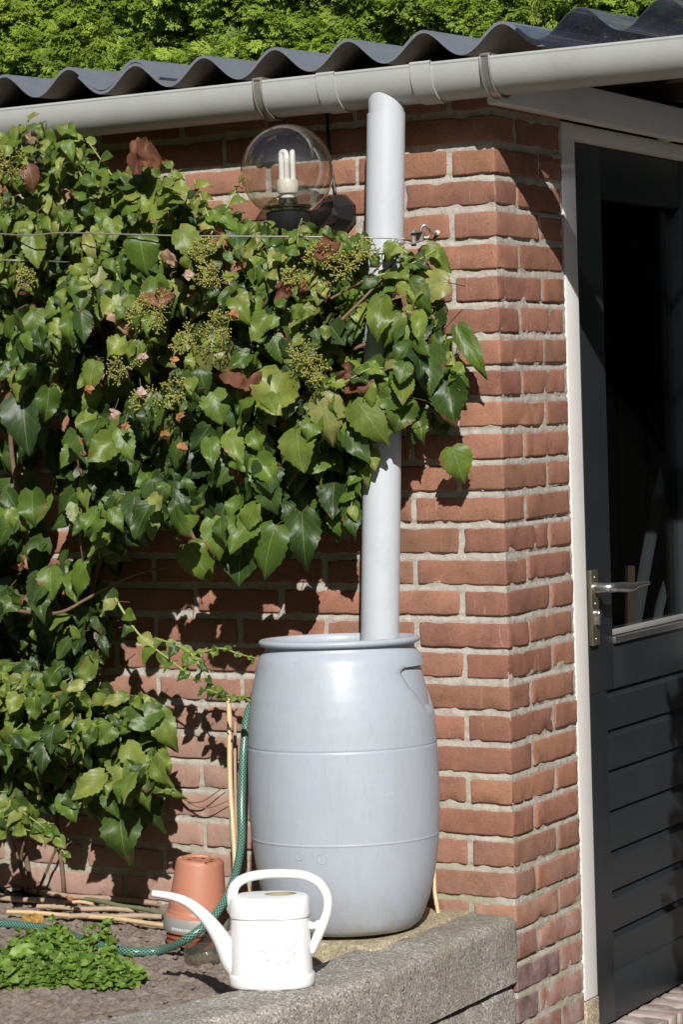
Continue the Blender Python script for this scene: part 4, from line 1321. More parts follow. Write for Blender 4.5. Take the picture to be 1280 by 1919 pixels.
def frame_from(normal, tipdir):
    n = np.asarray(normal, float); n /= np.linalg.norm(n)
    t = np.asarray(tipdir, float); t = t - n * np.dot(t, n); t /= np.linalg.norm(t) + 1e-9
    x = np.cross(t, n)
    return np.column_stack([x, t, n])

PAL = {
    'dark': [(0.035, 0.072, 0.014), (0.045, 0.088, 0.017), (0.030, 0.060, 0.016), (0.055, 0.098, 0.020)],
    'mid': [(0.085, 0.145, 0.020), (0.11, 0.175, 0.026), (0.068, 0.122, 0.019), (0.135, 0.19, 0.034)],
    'lime': [(0.155, 0.21, 0.035), (0.19, 0.235, 0.045), (0.135, 0.19, 0.03), (0.235, 0.255, 0.075)],
    'dry': [(0.24, 0.11, 0.06), (0.30, 0.16, 0.09), (0.18, 0.075, 0.045), (0.33, 0.21, 0.14)],
}
def pick(w):
    k = rng.choice(['dark', 'mid', 'lime', 'dry'], p=np.array(w) / sum(w))
    c = np.array(PAL[k][rng.integers(4)]) * rng.uniform(0.85, 1.18)
    return c, k
def put_leaf(mb, ml, pos, normal, tip, size, col, lib=None, wr_=1.0, var=None, crumple=0):
    lib = lib or LV
    V, F, UV = lib[rng.integers(len(lib)) if var is None else var]
    V = V * (size * wr_, size, size)
    if crumple:
        V = V.copy()
        for i in range(len(V)):
            q = Vector(V[i] / size * 3.2 + pos * 50)
            V[i] += crumple * size * np.array([mn.noise(q) * 0.5, mn.noise(q + Vector((7, 0, 0))) * 0.5, mn.noise(q + Vector((0, 9, 0))) * 1.5])
    R_ = frame_from(normal, tip)
    mb.add(pos + V @ R_.T, F, UV, col)
    if ml is not None:
        L = size * rng.uniform(0.35, 0.7)
        b0 = pos
        back = -R_[:, 1] * L * 0.38 - R_[:, 2] * L * 0.5 + np.array([0, 0.4 * L, 0.0])
        P = [b0 + back, b0 + back * 0.45 + R_[:, 2] * L * 0.03, b0, b0 + R_[:, 1] * size * 0.1]
        a, f, _ = tube(P, [0.0011, 0.0010, 0.0008, 0.0004], 4, False); ml.add(a, f)

def inside(poly, x, y):
    c = False; n = len(poly); j = n - 1
    for i in range(n):
        xi, yi = poly[i]; xj, yj = poly[j]
        if (yi > y) != (yj > y) and x < (xj - xi) * (y - yi) / (yj - yi) + xi: c = not c
        j = i
    return c

def scatter(mb, ml, poly, n, depth, size, weights, lib=None, updn=(0.35, 0.55), shell=0.45, crumple=0, hollow=False):
    """leaves spread through the volume in front of the wall; poly outlines the mass"""
    xs = [p[0] for p in poly]; ys_ = [p[1] for p in poly]
    k = 0
    while k < n:
        u, v = rng.uniform(min(xs), max(xs)), rng.uniform(min(ys_), max(ys_))
        if not inside(poly, u, v): continue
        if hollow and v > 560 and u < 420 and mn.noise(Vector((u * 0.0075, v * 0.0065, 8.2))) < -0.10: continue
        if hollow and u < 800 and mn.noise(Vector((u * 0.013, v * 0.013, 2.7))) < -0.26: continue
        D = depth(u, v)
        lump = 0.75 + 0.5 * mn.noise(Vector((u * 0.011, v * 0.011, 3.3)))
        y = -max(0.02, D * lump * (rng.random() ** shell))
        pos = at(u, v, 1, y)
        nr = np.array([rng.normal(0.22, 0.42), -0.85, rng.normal(updn[0], 0.35)])
        tip = np.array([rng.normal(0, updn[1]), rng.normal(-0.25, 0.3), -1.0])
        s = size(u, v) * rng.uniform(0.55, 1.22)
        w = weights(u, v) if callable(weights) else weights
        c, kk = pick(w)
        Lb = lib
        put_leaf(mb, ml, pos, nr, tip, s, c, Lb, rng.uniform(0.8, 1.15), None, (0.5 if kk == 'dry' else crumple))
        k += 1

plant = thing('climbing_hydrangea', at(120, 1650, 1, -0.05), 'large leafy climbing hydrangea with dry flower heads covering the upper brick wall', 'climbing plant')
mb = MB(); ml = MB()
main = [(-160, 230), (0, 235), (60, 225), (120, 240), (160, 270), (185, 305), (250, 300), (300, 320), (340, 325), (375, 370), (430, 375), (455, 400), (505, 420),
        (560, 445), (640, 450), (690, 465), (740, 470), (785, 470), (815, 510), (830, 570), (845, 620), (850, 680), (845, 730), (830, 770), (790, 790),
        (760, 760), (735, 750), (700, 790), (680, 850), (665, 900), (650, 960), (600, 950), (560, 990), (500, 1000), (450, 1000), (400, 980), (350, 990),
        (300, 950), (265, 960), (235, 1000), (215, 1060), (160, 1060), (100, 1110), (0, 1150), (-160, 1160)]
def dep(u, v): return float(np.interp(u, [-160, 300, 520, 700, 780, 860], [0.42, 0.41, 0.36, 0.25, 0.15, 0.10])) * float(np.interp(v, [200, 420, 900, 1150], [0.75, 1.0, 1.0, 0.75]))
def siz(u, v): return float(np.interp(v, [200, 450, 700, 1000], [0.042, 0.050, 0.062, 0.070]))
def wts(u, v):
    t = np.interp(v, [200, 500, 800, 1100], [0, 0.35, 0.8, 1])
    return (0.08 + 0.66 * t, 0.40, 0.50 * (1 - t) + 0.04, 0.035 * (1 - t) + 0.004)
top_poly = [p for p in main]
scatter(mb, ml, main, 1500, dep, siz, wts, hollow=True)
# lively small leaves over the upper half
upper = [(-100, 240), (60, 235), (150, 270), (180, 310), (290, 330), (370, 375), (500, 425), (640, 455), (780, 475), (820, 540), (830, 620), (700, 640), (500, 600), (250, 560), (-100, 540)]
scatter(mb, ml, upper, 700, lambda u, v: dep(u, v) * 1.06, lambda u, v: 0.038, (0.15, 0.48, 0.42, 0.03), None, (0.5, 0.9), 0.3)
mid_ = [(200, 560), (700, 600), (840, 640), (830, 740), (700, 780), (450, 820), (230, 700)]
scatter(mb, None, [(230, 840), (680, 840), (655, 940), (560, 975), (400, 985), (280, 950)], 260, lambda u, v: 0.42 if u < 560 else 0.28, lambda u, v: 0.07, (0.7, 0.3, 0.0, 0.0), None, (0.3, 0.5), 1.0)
scatter(mb, ml, [(-160, 1120), (205, 1115), (215, 1190), (170, 1262), (-160, 1260)], 130, lambda u, v: 0.22, lambda u, v: 0.055, (0.75, 0.25, 0.0, 0.0), None, (0.3, 0.6), 0.6)
scatter(mb, ml, [(688, 670), (765, 670), (768, 760), (700, 785)], 20, lambda u, v: 0.34, lambda u, v: 0.062, (0.3, 0.6, 0.1, 0.0), None, (0.4, 0.4), 0.1)
scatter(mb, ml, [(470, 400), (520, 408), (600, 418), (660, 435), (760, 455), (760, 560), (660, 520), (480, 450)], 85, lambda u, v: 0.31, lambda u, v: 0.036, (0.12, 0.5, 0.35, 0.03), None, (0.4, 0.8), 0.12)
front = [(650, 470), (770, 480), (800, 620), (775, 700), (740, 740), (690, 770), (640, 700)]
scatter(mb, ml, front, 60, lambda u, v: 0.27, lambda u, v: 0.060, (0.2, 0.5, 0.28, 0.02), None, (0.4, 0.6), 0.12)
scatter(mb, ml, mid_, 150, lambda u, v: dep(u, v) * 1.05, lambda u, v: 0.050, (0.15, 0.5, 0.38, 0.06), None, (0.4, 0.7), 0.2)
# dark backing layer against the wall on the left
left = [(-160, 300), (420, 480), (650, 560), (660, 800), (560, 900), (380, 900), (230, 1000), (150, 1150), (60, 1190), (-160, 1190)]
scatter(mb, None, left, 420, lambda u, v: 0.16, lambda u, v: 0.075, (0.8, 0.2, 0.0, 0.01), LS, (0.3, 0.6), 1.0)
# leaves with known places: (base, tip, depth, width ratio, palette)
KEY = [((858, 612), (905, 697), .105, .62, 'mid'), ((848, 838), (864, 894), .10, 1.25, 'mid'), ((458, 992), (446, 1098), .27, .95, 'dark'), ((516, 985), (489, 1078), .29, 1.0, 'mid'),
       ((566, 960), (570, 1060), .24, .95, 'dark'), ((352, 1020), (388, 1076), .25, 1.2, 'mid'), ((472, 812), (478, 902), .30, 1.1, 'dark'), ((556, 805), (562, 882), .30, 1.2, 'mid'),
       ((530, 700), (500, 790), .31, 1.1, 'lime'), ((606, 735), (618, 824), .30, .9, 'lime'), ((668, 748), (712, 818), .28, 1.0, 'mid'), ((645, 800), (690, 858), .26, .8, 'dark'),
       ((800, 650), (806, 742), .14, .95, 'dark'), ((838, 715), (852, 800), .12, .9, 'dark'), ((768, 745), (690, 752), .24, .8, 'mid'), ((742, 600), (772, 690), .17, .8, 'mid'),
       ((838, 530), (756, 548), .13, 1.2, 'lime'), ((805, 575), (755, 592), .15, 1.0, 'mid'), ((42, 735), (50, 850), .3, .9, 'dark'), ((130, 530), (140, 600), .34, 1.1, 'dark'),
       ((262, 440), (268, 505), .36, 1.2, 'mid'), ((290, 520), (288, 588), .34, 1.1, 'mid'), ((238, 545), (252, 600), .33, 1.0, 'dark'), ((345, 705), (330, 755), .32, .9, 'lime'),
       ((400, 735), (412, 790), .31, 1.1, 'mid'), ((160, 440), (172, 488), .36, .6, 'lime'), ((62, 440), (68, 500), .37, .9, 'lime'), ((335, 430), (375, 482), .36, .8, 'lime'),
       ((655, 935), (660, 1006), .2, .9, 'dark'), ((130, 640), (120, 700), .30, 1.1, 'dark'), ((150, 830), (112, 878), .3, .8, 'mid'), ((205, 905), (222, 960), .28, .7, 'mid'),
       ((240, 920), (250, 968), .27, 1.1, 'mid'), ((300, 940), (318, 985), .27, .7, 'lime'), ((275, 905), (278, 970), .28, .6, 'lime'), ((200, 900), (200, 975), .27, .9, 'dark'),
       ((185, 955), (178, 1028), .26, 1.1, 'dark'), ((95, 1065), (92, 1122), .26, 1.1, 'mid'), ((240, 990), (225, 1035), .24, .8, 'mid'), ((800, 460), (838, 500), .12, .7, 'lime'),
       ((715, 560), (705, 640), .24, .7, 'lime'), ((500, 590), (470, 640), .31, 1.0, 'mid'), ((785, 770), (790, 830), .12, .6, 'mid'), ((60, 920), (60, 985), .3, 1.0, 'mid')]
def keyleaf(mb, ml, b0, t0, d, wr_, pal, var=None):
    p0, p1 = at(*b0, 1, -d + 0.01), at(*t0, 1, -d - 0.01)
    c = np.array(PAL[pal][rng.integers(4)])
    nr = np.array([0.30 + rng.normal(0, 0.1), -0.88, 0.28])
    put_leaf(mb, ml, p0, nr, p1 - p0, np.linalg.norm(p1 - p0), c, LV, wr_, var)
for kx in KEY: keyleaf(mb, ml, *kx)
# shoot tips above the wire
def shoot(mb, ml, ms, P, n, s, wt, r=0.0022):
    Q = spline(P, 30)
    a, f, _ = tube(Q, [r, r * 0.5], 6); m1 = MB(); m1.add(a, f); m1.build('shoot', M['green_stem'], ms)
    for k in range(n):
        i = int((k + 0.5) / n * 29); sd = 1 if k % 2 else -1
        d = Q[min(29, i + 1)] - Q[max(0, i - 1)]; d /= np.linalg.norm(d)
        tip = d * 0.5 + np.array([sd * 0.8, -0.3, rng.normal(-0.15, 0.4)])
        nr = np.array([rng.normal(0.1, 0.4), -0.7, 0.6])
        c, kk = pick(wt)
        put_leaf(mb, ml, Q[i], nr, tip, 1.25 * s * rng.uniform(0.7, 1.2) * (1.15 - 0.45 * k / n), c, LV)
ms = plant
W1 = (0.1, 0.5, 0.4, 0.02)
shoot(mb, ml, ms, [at(60, 330, 1, -.32), at(40, 270, 1, -.34), at(55, 215, 1, -.34)], 8, 0.036, W1)
shoot(mb, ml, ms, [at(170, 370, 1, -.30), at(140, 300, 1, -.32), at(125, 235, 1, -.33)], 12, 0.040, W1)
shoot(mb, ml, ms, [at(240, 380, 1, -.30), at(210, 330, 1, -.32), at(160, 260, 1, -.33)], 10, 0.036, W1)
shoot(mb, ml, ms, [at(300, 420, 1, -.30), at(320, 360, 1, -.32), at(322, 305, 1, -.33)], 9, 0.036, W1)
shoot(mb, ml, ms, [at(400, 430, 1, -.28), at(380, 380, 1, -.28), at(362, 335, 1, -.28)], 6, 0.030, W1)
shoot(mb, ml, ms, [at(395, 440, 1, -.28), at(430, 380, 1, -.24), at(450, 340, 1, -.22)], 6, 0.034, W1)
shoot(mb, ml, ms, [at(560, 480, 1, -.28), at(558, 440, 1, -.29), at(566, 410, 1, -.29)], 5, 0.022, W1)
shoot(mb, ml, ms, [at(700, 520, 1, -.2), at(760, 500, 1, -.17), at(815, 470, 1, -.13)], 8, 0.026, W1)
shoot(mb, ml, ms, [at(640, 720, 1, -.28), at(700, 690, 1, -.27), at(760, 700, 1, -.2)], 8, 0.032, W1)
shoot(mb, ml, ms, [at(770, 700, 1, -.14), at(772, 780, 1, -.12), at(768, 860, 1, -.10)], 9, 0.020, W1)
shoot(mb, ml, ms, [at(700, 830, 1, -.2), at(676, 880, 1, -.2), at(655, 960, 1, -.2)], 8, 0.034, W1)
shoot(mb, ml, ms, [at(845, 660, 1, -.12), at(858, 720, 1, -.11), at(862, 760, 1, -.10)], 7, 0.020, W1)
# lower hanging shoots towards the barrel
W2_ = (0.3, 0.5, 0.2, 0.0)
shoot(mb, ml, ms, [at(215, 1120, 1, -.2), at(262, 1190, 1, -.2), at(330, 1245, 1, -.2), at(372, 1277, 1, -.2)], 10, 0.030, W2_, 0.003)
shoot(mb, ml, ms, [at(290, 1195, 1, -.18), at(345, 1215, 1, -.2), at(370, 1240, 1, -.2), at(398, 1285, 1, -.2), at(415, 1296, 1, -.2)], 14, 0.024, W2_, 0.0025)
shoot(mb, ml, ms, [at(378, 1222, 1, -.2), at(415, 1215, 1, -.21), at(450, 1226, 1, -.22), at(484, 1234, 1, -.24)], 9, 0.017, (0.1, 0.5, 0.4, 0), 0.0028)
shoot(mb, ml, ms, [at(385, 1290, 1, -.2), at(420, 1302, 1, -.22), at(460, 1305, 1, -.26), at(494, 1306, 1, -.30)], 16, 0.018, (0.1, 0.5, 0.4, 0), 0.0025)
# darker foliage low left behind the curtain
lowl = [(-120, 1080), (60, 1080), (200, 1090), (245, 1150), (190, 1210), (120, 1180), (80, 1200), (-120, 1200)]
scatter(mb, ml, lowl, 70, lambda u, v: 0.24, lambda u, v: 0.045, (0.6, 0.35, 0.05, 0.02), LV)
mb.join(ml); fol = mb.build('foliage', [M['leaf'], M['red_stem']], plant)
# woody stems
mb = MB()
for P, r in (([(-60, 1120, .15), (40, 1145, .2), (110, 1148, .22), (170, 1118, .2), (250, 1078, .17), (322, 1060, .12)], [0.005, 0.004, 0.003, 0.0015]),
             ([(120, 1672, .02), (100, 1400, .03), (150, 1200, .06), (200, 1000, .10), (260, 800, .13), (300, 600, .16)], [0.005, 0.005, 0.005]),
             ([(60, 1672, .02), (20, 1400, .03), (60, 1100, .08), (20, 800, .13), (80, 500, .18)], [0.006, 0.006, 0.005]),
             ([(200, 1000, .12), (350, 860, .16), (520, 720, .17), (700, 640, .15), (800, 610, .1)], [0.007, 0.005, 0.003]),
             ([(150, 900, .25), (152, 960, .26), (150, 1010, .25), (160, 1080, .2)], [0.002, 0.0016]),
             ([(330, 1480, .02), (350, 1500, .03), (375, 1502, .03), (400, 1488, .025), (422, 1471, .02)], [0.0022, 0.0016, 0.001]),
             ([(330, 1482, .02), (362, 1508, .03), (395, 1512, .03), (432, 1498, .02)], [0.0018, 0.001]),
             ([(0, 1530, .03), (70, 1470, .06), (150, 1500, .05), (230, 1560, .03)], [0.003, 0.002]),
             ([(620, 560, .3), (690, 520, .2), (735, 470, .17), (760, 455, .16)], [0.0025, 0.002]),
             ([(640, 600, .3), (700, 540, .2), (738, 492, .17), (752, 470, .16)], [0.003, 0.0018])):
    a, f, _ = tube(spline([at(u, v, 1, -d) for u, v, d in P], 60), r, 8); mb = MB(); mb.add(a, f); mb.build('woody_stem', M['bark'], plant)
# umbels
ICO = bmesh.new(); bmesh.ops.create_icosphere(ICO, subdivisions=1, radius=1)
IV = np.array([v.co[:] for v in ICO.verts]); IF = [tuple(v.index for v in f.verts) for f in ICO.faces]; ICO.free()
def umbel(u, v, d, R_, n=11):
    c = at(u, v, 1, -d + 0.02)
    mb = MB()
    base = c + np.array([-0.01, 0.03, -0.03])
    a, f, _ = tube([base, c], 0.0017, 5); mb.add(a, f)
    for k in range(n):
        th = 2 * math.pi * k / n + rng.uniform(-.3, .3); ti = rng.uniform(0.3, 1.25)
        dr = np.array([math.sin(ti) * math.cos(th), -math.cos(ti) * 0.8, math.sin(ti) * math.sin(th) * 0.8 + 0.1])
        e = c + dr * R_ * rng.uniform(0.55, 0.8)
        a, f, _ = tube([c, (c + e) / 2 + rng.normal(0, .001, 3), e], [0.0011, 0.0008], 4, False); mb.add(a, f)
        for q in range(11):
            d2 = dr + rng.normal(0, 0.75, 3); d2 /= np.linalg.norm(d2)
            e2 = e + d2 * R_ * rng.uniform(0.2, 0.42)
            a, f, _ = tube([e, e2], [0.0006, 0.0005], 3, False); mb.add(a, f)
            mb.add(IV * rng.uniform(0.0014, 0.0024) + e2, IF)
    return mb.build('flower_head', M['umbel'], plant)
for (u, v, d, r) in ((20, 310, .38, .055), (300, 590, .38, .060), (425, 620, .37, .058), (290, 760, .37, .055), (235, 690, .37, .05), (340, 740, .36, .05), (385, 470, .37, .04),
                     (405, 520, .37, .045), (655, 500, .30, .05), (600, 480, .31, .04), (580, 675, .34, .05), (600, 700, .34, .04), (265, 600, .38, .04), (55, 520, .37, .035), (690, 470, .25, .035), (355, 640, .38, .045), (555, 520, .34, .035)):
    umbel(u, v, d, r * 0.95)
def dried(u, v, d, s, pink):
    c = at(u, v, 1, -d)
    mb = MB()
    for k in range(4):
        th = 2 * math.pi * k / 4 + rng.uniform(-.3, .3)
        V, F, UV = LS[rng.integers(len(LS))]
        V = V * (s * 1.35, s, s)
        n = np.array([0.2 * math.cos(th), -0.9, 0.3 + 0.4 * math.sin(th)]) + rng.normal(0, .3, 3)
        t = np.array([math.cos(th), -0.35, math.sin(th)])
        col = np.array([0.52, 0.36, 0.33] if pink else [0.45, 0.20, 0.09]) * rng.uniform(0.75, 1.15)
        mb.add(c + V @ frame_from(n, t).T, F, UV, col)
    a, f, _ = tube([c, c + np.array([rng.uniform(-.01, .01), 0.01, 0.028])], 0.0006, 4); mb.add(a, f, None, (0.3, 0.3, 0.08))
    return mb.build('dried_flower', M['dry'], plant)
for (u, v, pk) in ((325, 674, 0), (165, 727, 0), (213, 773, 1), (232, 800, 0), (308, 812, 0), (340, 836, 0), (265, 735, 1), (266, 668, 1), (439, 588, 0), (450, 486, 0), (452, 500, 0),
                   (352, 515, 1), (568, 532, 0), (334, 780, 0)):
    dried(u, v, .40 if u < 450 else .35, 0.0135, pk)
# larger withered leaves
mb = MB()
for (b0, t0, d, w) in (((245, 300), (285, 275), .33, 1.2), ((430, 700), (492, 712), .35, .8), ((520, 545), (545, 522), .34, .9), ((600, 450), (630, 480), .3, 1.0), ((440, 860), (452, 900), .3, .5), ((640, 700), (690, 735), .27, .6)):
    p0, p1 = at(*b0, 1, -d), at(*t0, 1, -d - .01)
    put_leaf(mb, None, p0, np.array([0.3, -0.8, 0.3]), p1 - p0, np.linalg.norm(p1 - p0) * 1.1, np.array(PAL['dry'][rng.integers(4)]), LV, w, None, 0.55)
mb.build('withered_leaves', M['dry'], plant)

# lower left bush -------------------------------------------------------
bush = thing('hydrangea_bush', at(60, 1690, 1, -0.1), 'lower light-green leafy bush at the left edge, above the lying canes', 'bush')
mb = MB(); ml = MB(); ms = bush
lowb = [(-160, 1235), (30, 1240), (120, 1255), (165, 1275), (190, 1300), (265, 1300), (295, 1320), (305, 1370), (300, 1410), (250, 1430), (190, 1440), (150, 1430), (80, 1440), (0, 1430), (-160, 1500)]
scatter(mb, ml, lowb, 520, lambda u, v: 0.34, lambda u, v: 0.044, (0.10, 0.5, 0.42, 0.01), None, (0.6, 0.9), 0.3)
lowc = [(150, 1430), (300, 1400), (310, 1470), (270, 1520), (230, 1560), (200, 1540), (170, 1480)]
scatter(mb, ml, lowc, 44, lambda u, v: 0.22, lambda u, v: 0.058, (0.45, 0.45, 0.1, 0.0), None, (0.3, 0.5), 0.6)
for kx in (((235, 1395), (262, 1445), .30, .9, 'lime'), ((232, 1440), (238, 1510), .30, 1.1, 'lime'), ((250, 1425), (272, 1515), .30, .9, 'mid'), ((225, 1515), (228, 1617), .27, 1.1, 'dark'), ((200, 1480), (215, 1530), .29, .7, 'mid'),
           ((265, 1480), (290, 1555), .22, .9, 'dark'), ((285, 1470), (325, 1485), .26, .6, 'mid'), ((195, 1450), (140, 1500), .3, .8, 'lime'), ((290, 1330), (322, 1400), .26, .9, 'mid'), ((245, 1350), (290, 1320), .3, 1.0, 'mid')):
    keyleaf(mb, ml, *kx)
shoot(mb, ml, ms, [at(10, 1500, 1, -.30), at(55, 1530, 1, -.33), at(115, 1575, 1, -.34)], 12, 0.036, (0.1, 0.5, 0.4, 0))
shoot(mb, ml, ms, [at(-20, 1480, 1, -.30), at(15, 1540, 1, -.33), at(70, 1560, 1, -.34)], 8, 0.040, (0.1, 0.5, 0.4, 0))
shoot(mb, ml, ms, [at(90, 1540, 1, -.33), at(110, 1580, 1, -.34), at(125, 1605, 1, -.34)], 9, 0.018, (0.1, 0.5, 0.4, 0))
shoot(mb, ml, ms, [at(240, 1490, 1, -.28), at(290, 1482, 1, -.28), at(328, 1478, 1, -.28)], 7, 0.020, (0.1, 0.5, 0.4, 0))
back = [(-160, 1200), (180, 1260), (270, 1330), (285, 1450), (200, 1500), (60, 1470), (-160, 1500)]
scatter(mb, ml, [(-160, 1360), (305, 1360), (300, 1465), (200, 1490), (-160, 1500)], 300, lambda u, v: 0.36, lambda u, v: 0.055, (0.5, 0.4, 0.1, 0), None, (0.3, 0.6), 0.5)
scatter(mb, None, back, 330, lambda u, v: 0.24, lambda u, v: 0.065, (0.8, 0.2, 0, 0), LS, (0.3, 0.6), 1.0)
# the foliage keeps spreading beyond the left edge
mb.join(ml); mb.build('foliage', [M['leaf'], M['green_stem']], bush)
for P in ([(60, 1672, .04), (40, 1600, .06), (80, 1480, .12), (60, 1380, .2)], [(70, 1672, .04), (120, 1560, .06), (190, 1450, .14), (230, 1380, .2)], [(50, 1672, .04), (20, 1560, .07), (-20, 1450, .16)]):
    a, f, _ = tube(spline([at(u, v, 1, -d) for u, v, d in P], 30), [0.0035, 0.002], 8); m1 = MB(); m1.add(a, f); m1.build('stem', M['bark'], bush)

# herb patch ------------------------------------------------------------
hc = at(120, 1815, 2, ZS)
herb = thing('oregano_clump', hc, 'low clump of small round bright green herb leaves on the soil, bottom left', 'herb plant')
mb = MB(); ms = MB()
hp = [(-60, 1770), (0, 1765), (50, 1745), (100, 1735), (150, 1750), (200, 1745), (215, 1765), (240, 1795), (268, 1815), (255, 1838), (180, 1850), (130, 1842), (90, 1850), (20, 1852), (-60, 1840)]
HL = [leaf_variant(300 + s, 0.0, 7, 1, 0.25, 0.6, 0.05, 1.15) for s in range(6)]
k = 0
while k < 300:
    u, v = rng.uniform(-60, 270), rng.uniform(1735, 1852)
    if not inside(hp, u, v): continue
    g = at(u, min(v + 26, 1856), 2, ZS)
    hgt = rng.uniform(0.012, 0.054) * (1.0 - 0.5 * max(0, (u - 200) / 70))
    topp = g + np.array([rng.normal(0, .006), rng.normal(0, .006), hgt])
    a, f, _ = tube([g, topp], [0.0011, 0.0008], 4, False); ms.add(a, f)
    th0_ = rng.uniform(0, 6.28)
    for lv in range(3):
        z_ = hgt * (1 - 0.28 * lv)
        for q in range(4 if lv == 0 else 2):
            th = th0_ + lv * 1.57 + q * (math.pi / 2 if lv == 0 else math.pi)
            t = np.array([math.cos(th), math.sin(th), rng.uniform(0.0, 0.5)])
            nr = np.array([-0.3 * math.cos(th) + 0.15, -0.3 * math.sin(th) - 0.35, 0.9]) + rng.normal(0, 0.38, 3)
            c = np.array([0.115, 0.205, 0.032]) * rng.uniform(0.65, 1.4)
            if rng.random() < 0.2: c = np.array([0.19, 0.29, 0.06])
            put_leaf(mb, None, g + (topp - g) * (z_ / hgt), nr, t, rng.uniform(0.011, 0.020) * (0.75 if lv == 0 else 1), c, HL)
    k += 1
mb.build('foliage', M['herb'], herb); ms.build('stems', M['green_stem'], herb)
sp = thing('leafy_seedling', at(10, 1800, 2, ZS), 'pale seedling with long pointed leaves at the left edge of the herb clump', 'seedling')
mb = MB(); ms = MB(); o = at(5, 1835, 2, ZS)
for (u, v) in ((52, 1742), (40, 1756), (18, 1772), (-10, 1776), (25, 1790), (58, 1762)):
    e = at(u, v, 1, o[1] + 0.01); q = o + (e - o) * 0.45
    a, f, _ = tube([o, q], 0.001, 5); m1 = MB(); m1.add(a, f); m1.build('stem', M['green_stem'], sp)
    put_leaf(mb, None, q, np.array([rng.normal(0.1, .4), -0.6, 0.6]), e - q, np.linalg.norm(e - q) * 0.75, np.array([0.20, 0.34, 0.07]), LV, 0.8)
mb.build('leaves', M['herb'], sp)

# fallen dry leaf bits on the soil
def fallen(u, v, s, c, label):
    mb = MB(); put_leaf(mb, None, at(u, v, 2, ZS + 0.022), np.array([0.2, -0.5, 0.8]), np.array([1, 0.4, 0.1]), s, np.array(c), LV, 0.9, None, 0.4)
    tag(mb.build('fallen_leaf', M['dry']), label, 'fallen leaf')
fallen(48, 1722, 0.045, (0.42, 0.26, 0.07), 'curled yellow-brown leaf lying against the long yellow cane')
fallen(120, 1682, 0.030, (0.42, 0.15, 0.06), 'orange-brown curled leaf on the canes near the wall')

# dry leaf crumbs and twig bits strewn on the bed
mb = MB()
for k in range(150):
    x, y = rng.uniform(-1.4, -0.25), rng.uniform(-1.1, -0.04)
    if x > front_x(y) - 0.19: continue
    p = np.array([x, y, ZS + rng.uniform(0.010, 0.016)])
    th = rng.uniform(0, 6.28)
    if k % 3:
        put_leaf(mb, None, p, np.array([0, 0, 1.0]) + rng.normal(0, .4, 3), np.array([math.cos(th), math.sin(th), 0]), rng.uniform(0.006, 0.014), np.array(PAL['dry'][rng.integers(4)]) * 1.1, HL, 0.7)
    else:
        e = p + np.array([math.cos(th), math.sin(th), rng.uniform(-.1, .1)]) * rng.uniform(0.012, 0.035)
        a, f, _ = tube([p, e], 0.0009, 4); mb.add(a, f, None, (0.3, 0.22, 0.15))
tag(mb.build('leaf_litter', M['dry']), 'small dry leaf crumbs and twig bits scattered over the brown soil', 'leaf litter', None, 'stuff')

# ------------------------------------------------------------------ hedge
HY = 3.5
hedge = thing('conifer_hedge', (-1.0, HY, ZG), 'tall bright green conifer hedge behind the corrugated shed roof', 'hedge')
mb = MB()
def frond(seed):
    """a flat drooping cypress spray: forked fingers with short pointed tips"""
    r = np.random.default_rng(seed)
    V = []; F = []
    def finger(p, d, w, L):
        d = d / np.linalg.norm(d); q = np.cross(d, [0, 0, 1.0]); q /= np.linalg.norm(q) + 1e-9
        n = len(V)
        V.extend([p - q * w * 0.5, p + q * w * 0.5, p + d * L * 0.55 + q * w * 0.8 + np.array([0, 0, 0.01]), p + d * L, p + d * L * 0.55 - q * w * 0.8])
        F.append((n, n + 1, n + 2, n + 3, n + 4))
    finger(np.array([0, 0, 0.0]), np.array([0, 1, -0.1]), 0.03, 0.6)
    for i in range(8):
        t = i / 8
        p = np.array([0.0, t * 0.9, -0.28 * t * t])
        s_ = 1 if i % 2 else -1
        for s2 in ((s_,) if i < 6 else (-1, 1)):
            L = 0.62 * (1 - t) ** 0.7 + 0.12
            dd = np.array([s2 * r.uniform(0.55, 0.95), 0.85, -0.10 + r.normal(0, .2)]); dd /= np.linalg.norm(dd)
            finger(p, dd, 0.030, L)
            m = 3 if L > 0.3 else 1
            for j in range(1, m + 1):
                q = p + dd * L * j / (m + 1)
                finger(q, dd + np.array([s2 * 0.55, 0.1, r.normal(0, .25)]), 0.042, 0.20 * r.uniform(0.7, 1.2))
                finger(q, dd + np.array([-s2 * 0.7, 0.5, r.normal(0, .25)]), 0.042, 0.20 * r.uniform(0.7, 1.2))
    return np.array(V), F
FR = [frond(900 + s) for s in range(10)]
def put_frond(pos, size, col):
    V, F = FR[rng.integers(10)]
    n = np.array([rng.normal(0.25, 0.35), rng.normal(-0.55, 0.3), rng.normal(0.75, 0.35)])
    t = np.array([rng.normal(0.35, 0.6), rng.normal(-0.6, 0.3), rng.normal(-0.15, 0.45)])
    mb.add(pos + (V * size) @ frame_from(n, t).T, F, None, col)
cnt = 0
def lumpy(x, z):
    q = Vector((x, 0, z))
    return 0.17 * mn.noise(q * 2.6) + 0.10 * mn.noise(q * 6.5) + 0.045 * mn.noise(q * 15)
for k in range(11500):
    x, z_ = rng.uniform(-4.2, -0.6), rng.uniform(0.5, 1.35)
    y = HY - 0.05 - lumpy(x, z_) + abs(rng.normal(0, 0.06))
    g = rng.uniform(0.75, 1.3)
    base = np.array([0.175, 0.265, 0.026]) * g if rng.random() < 0.75 else np.array([0.25, 0.34, 0.04]) * g
    put_frond(np.array([x, y, z_]), rng.uniform(0.05, 0.085), base)
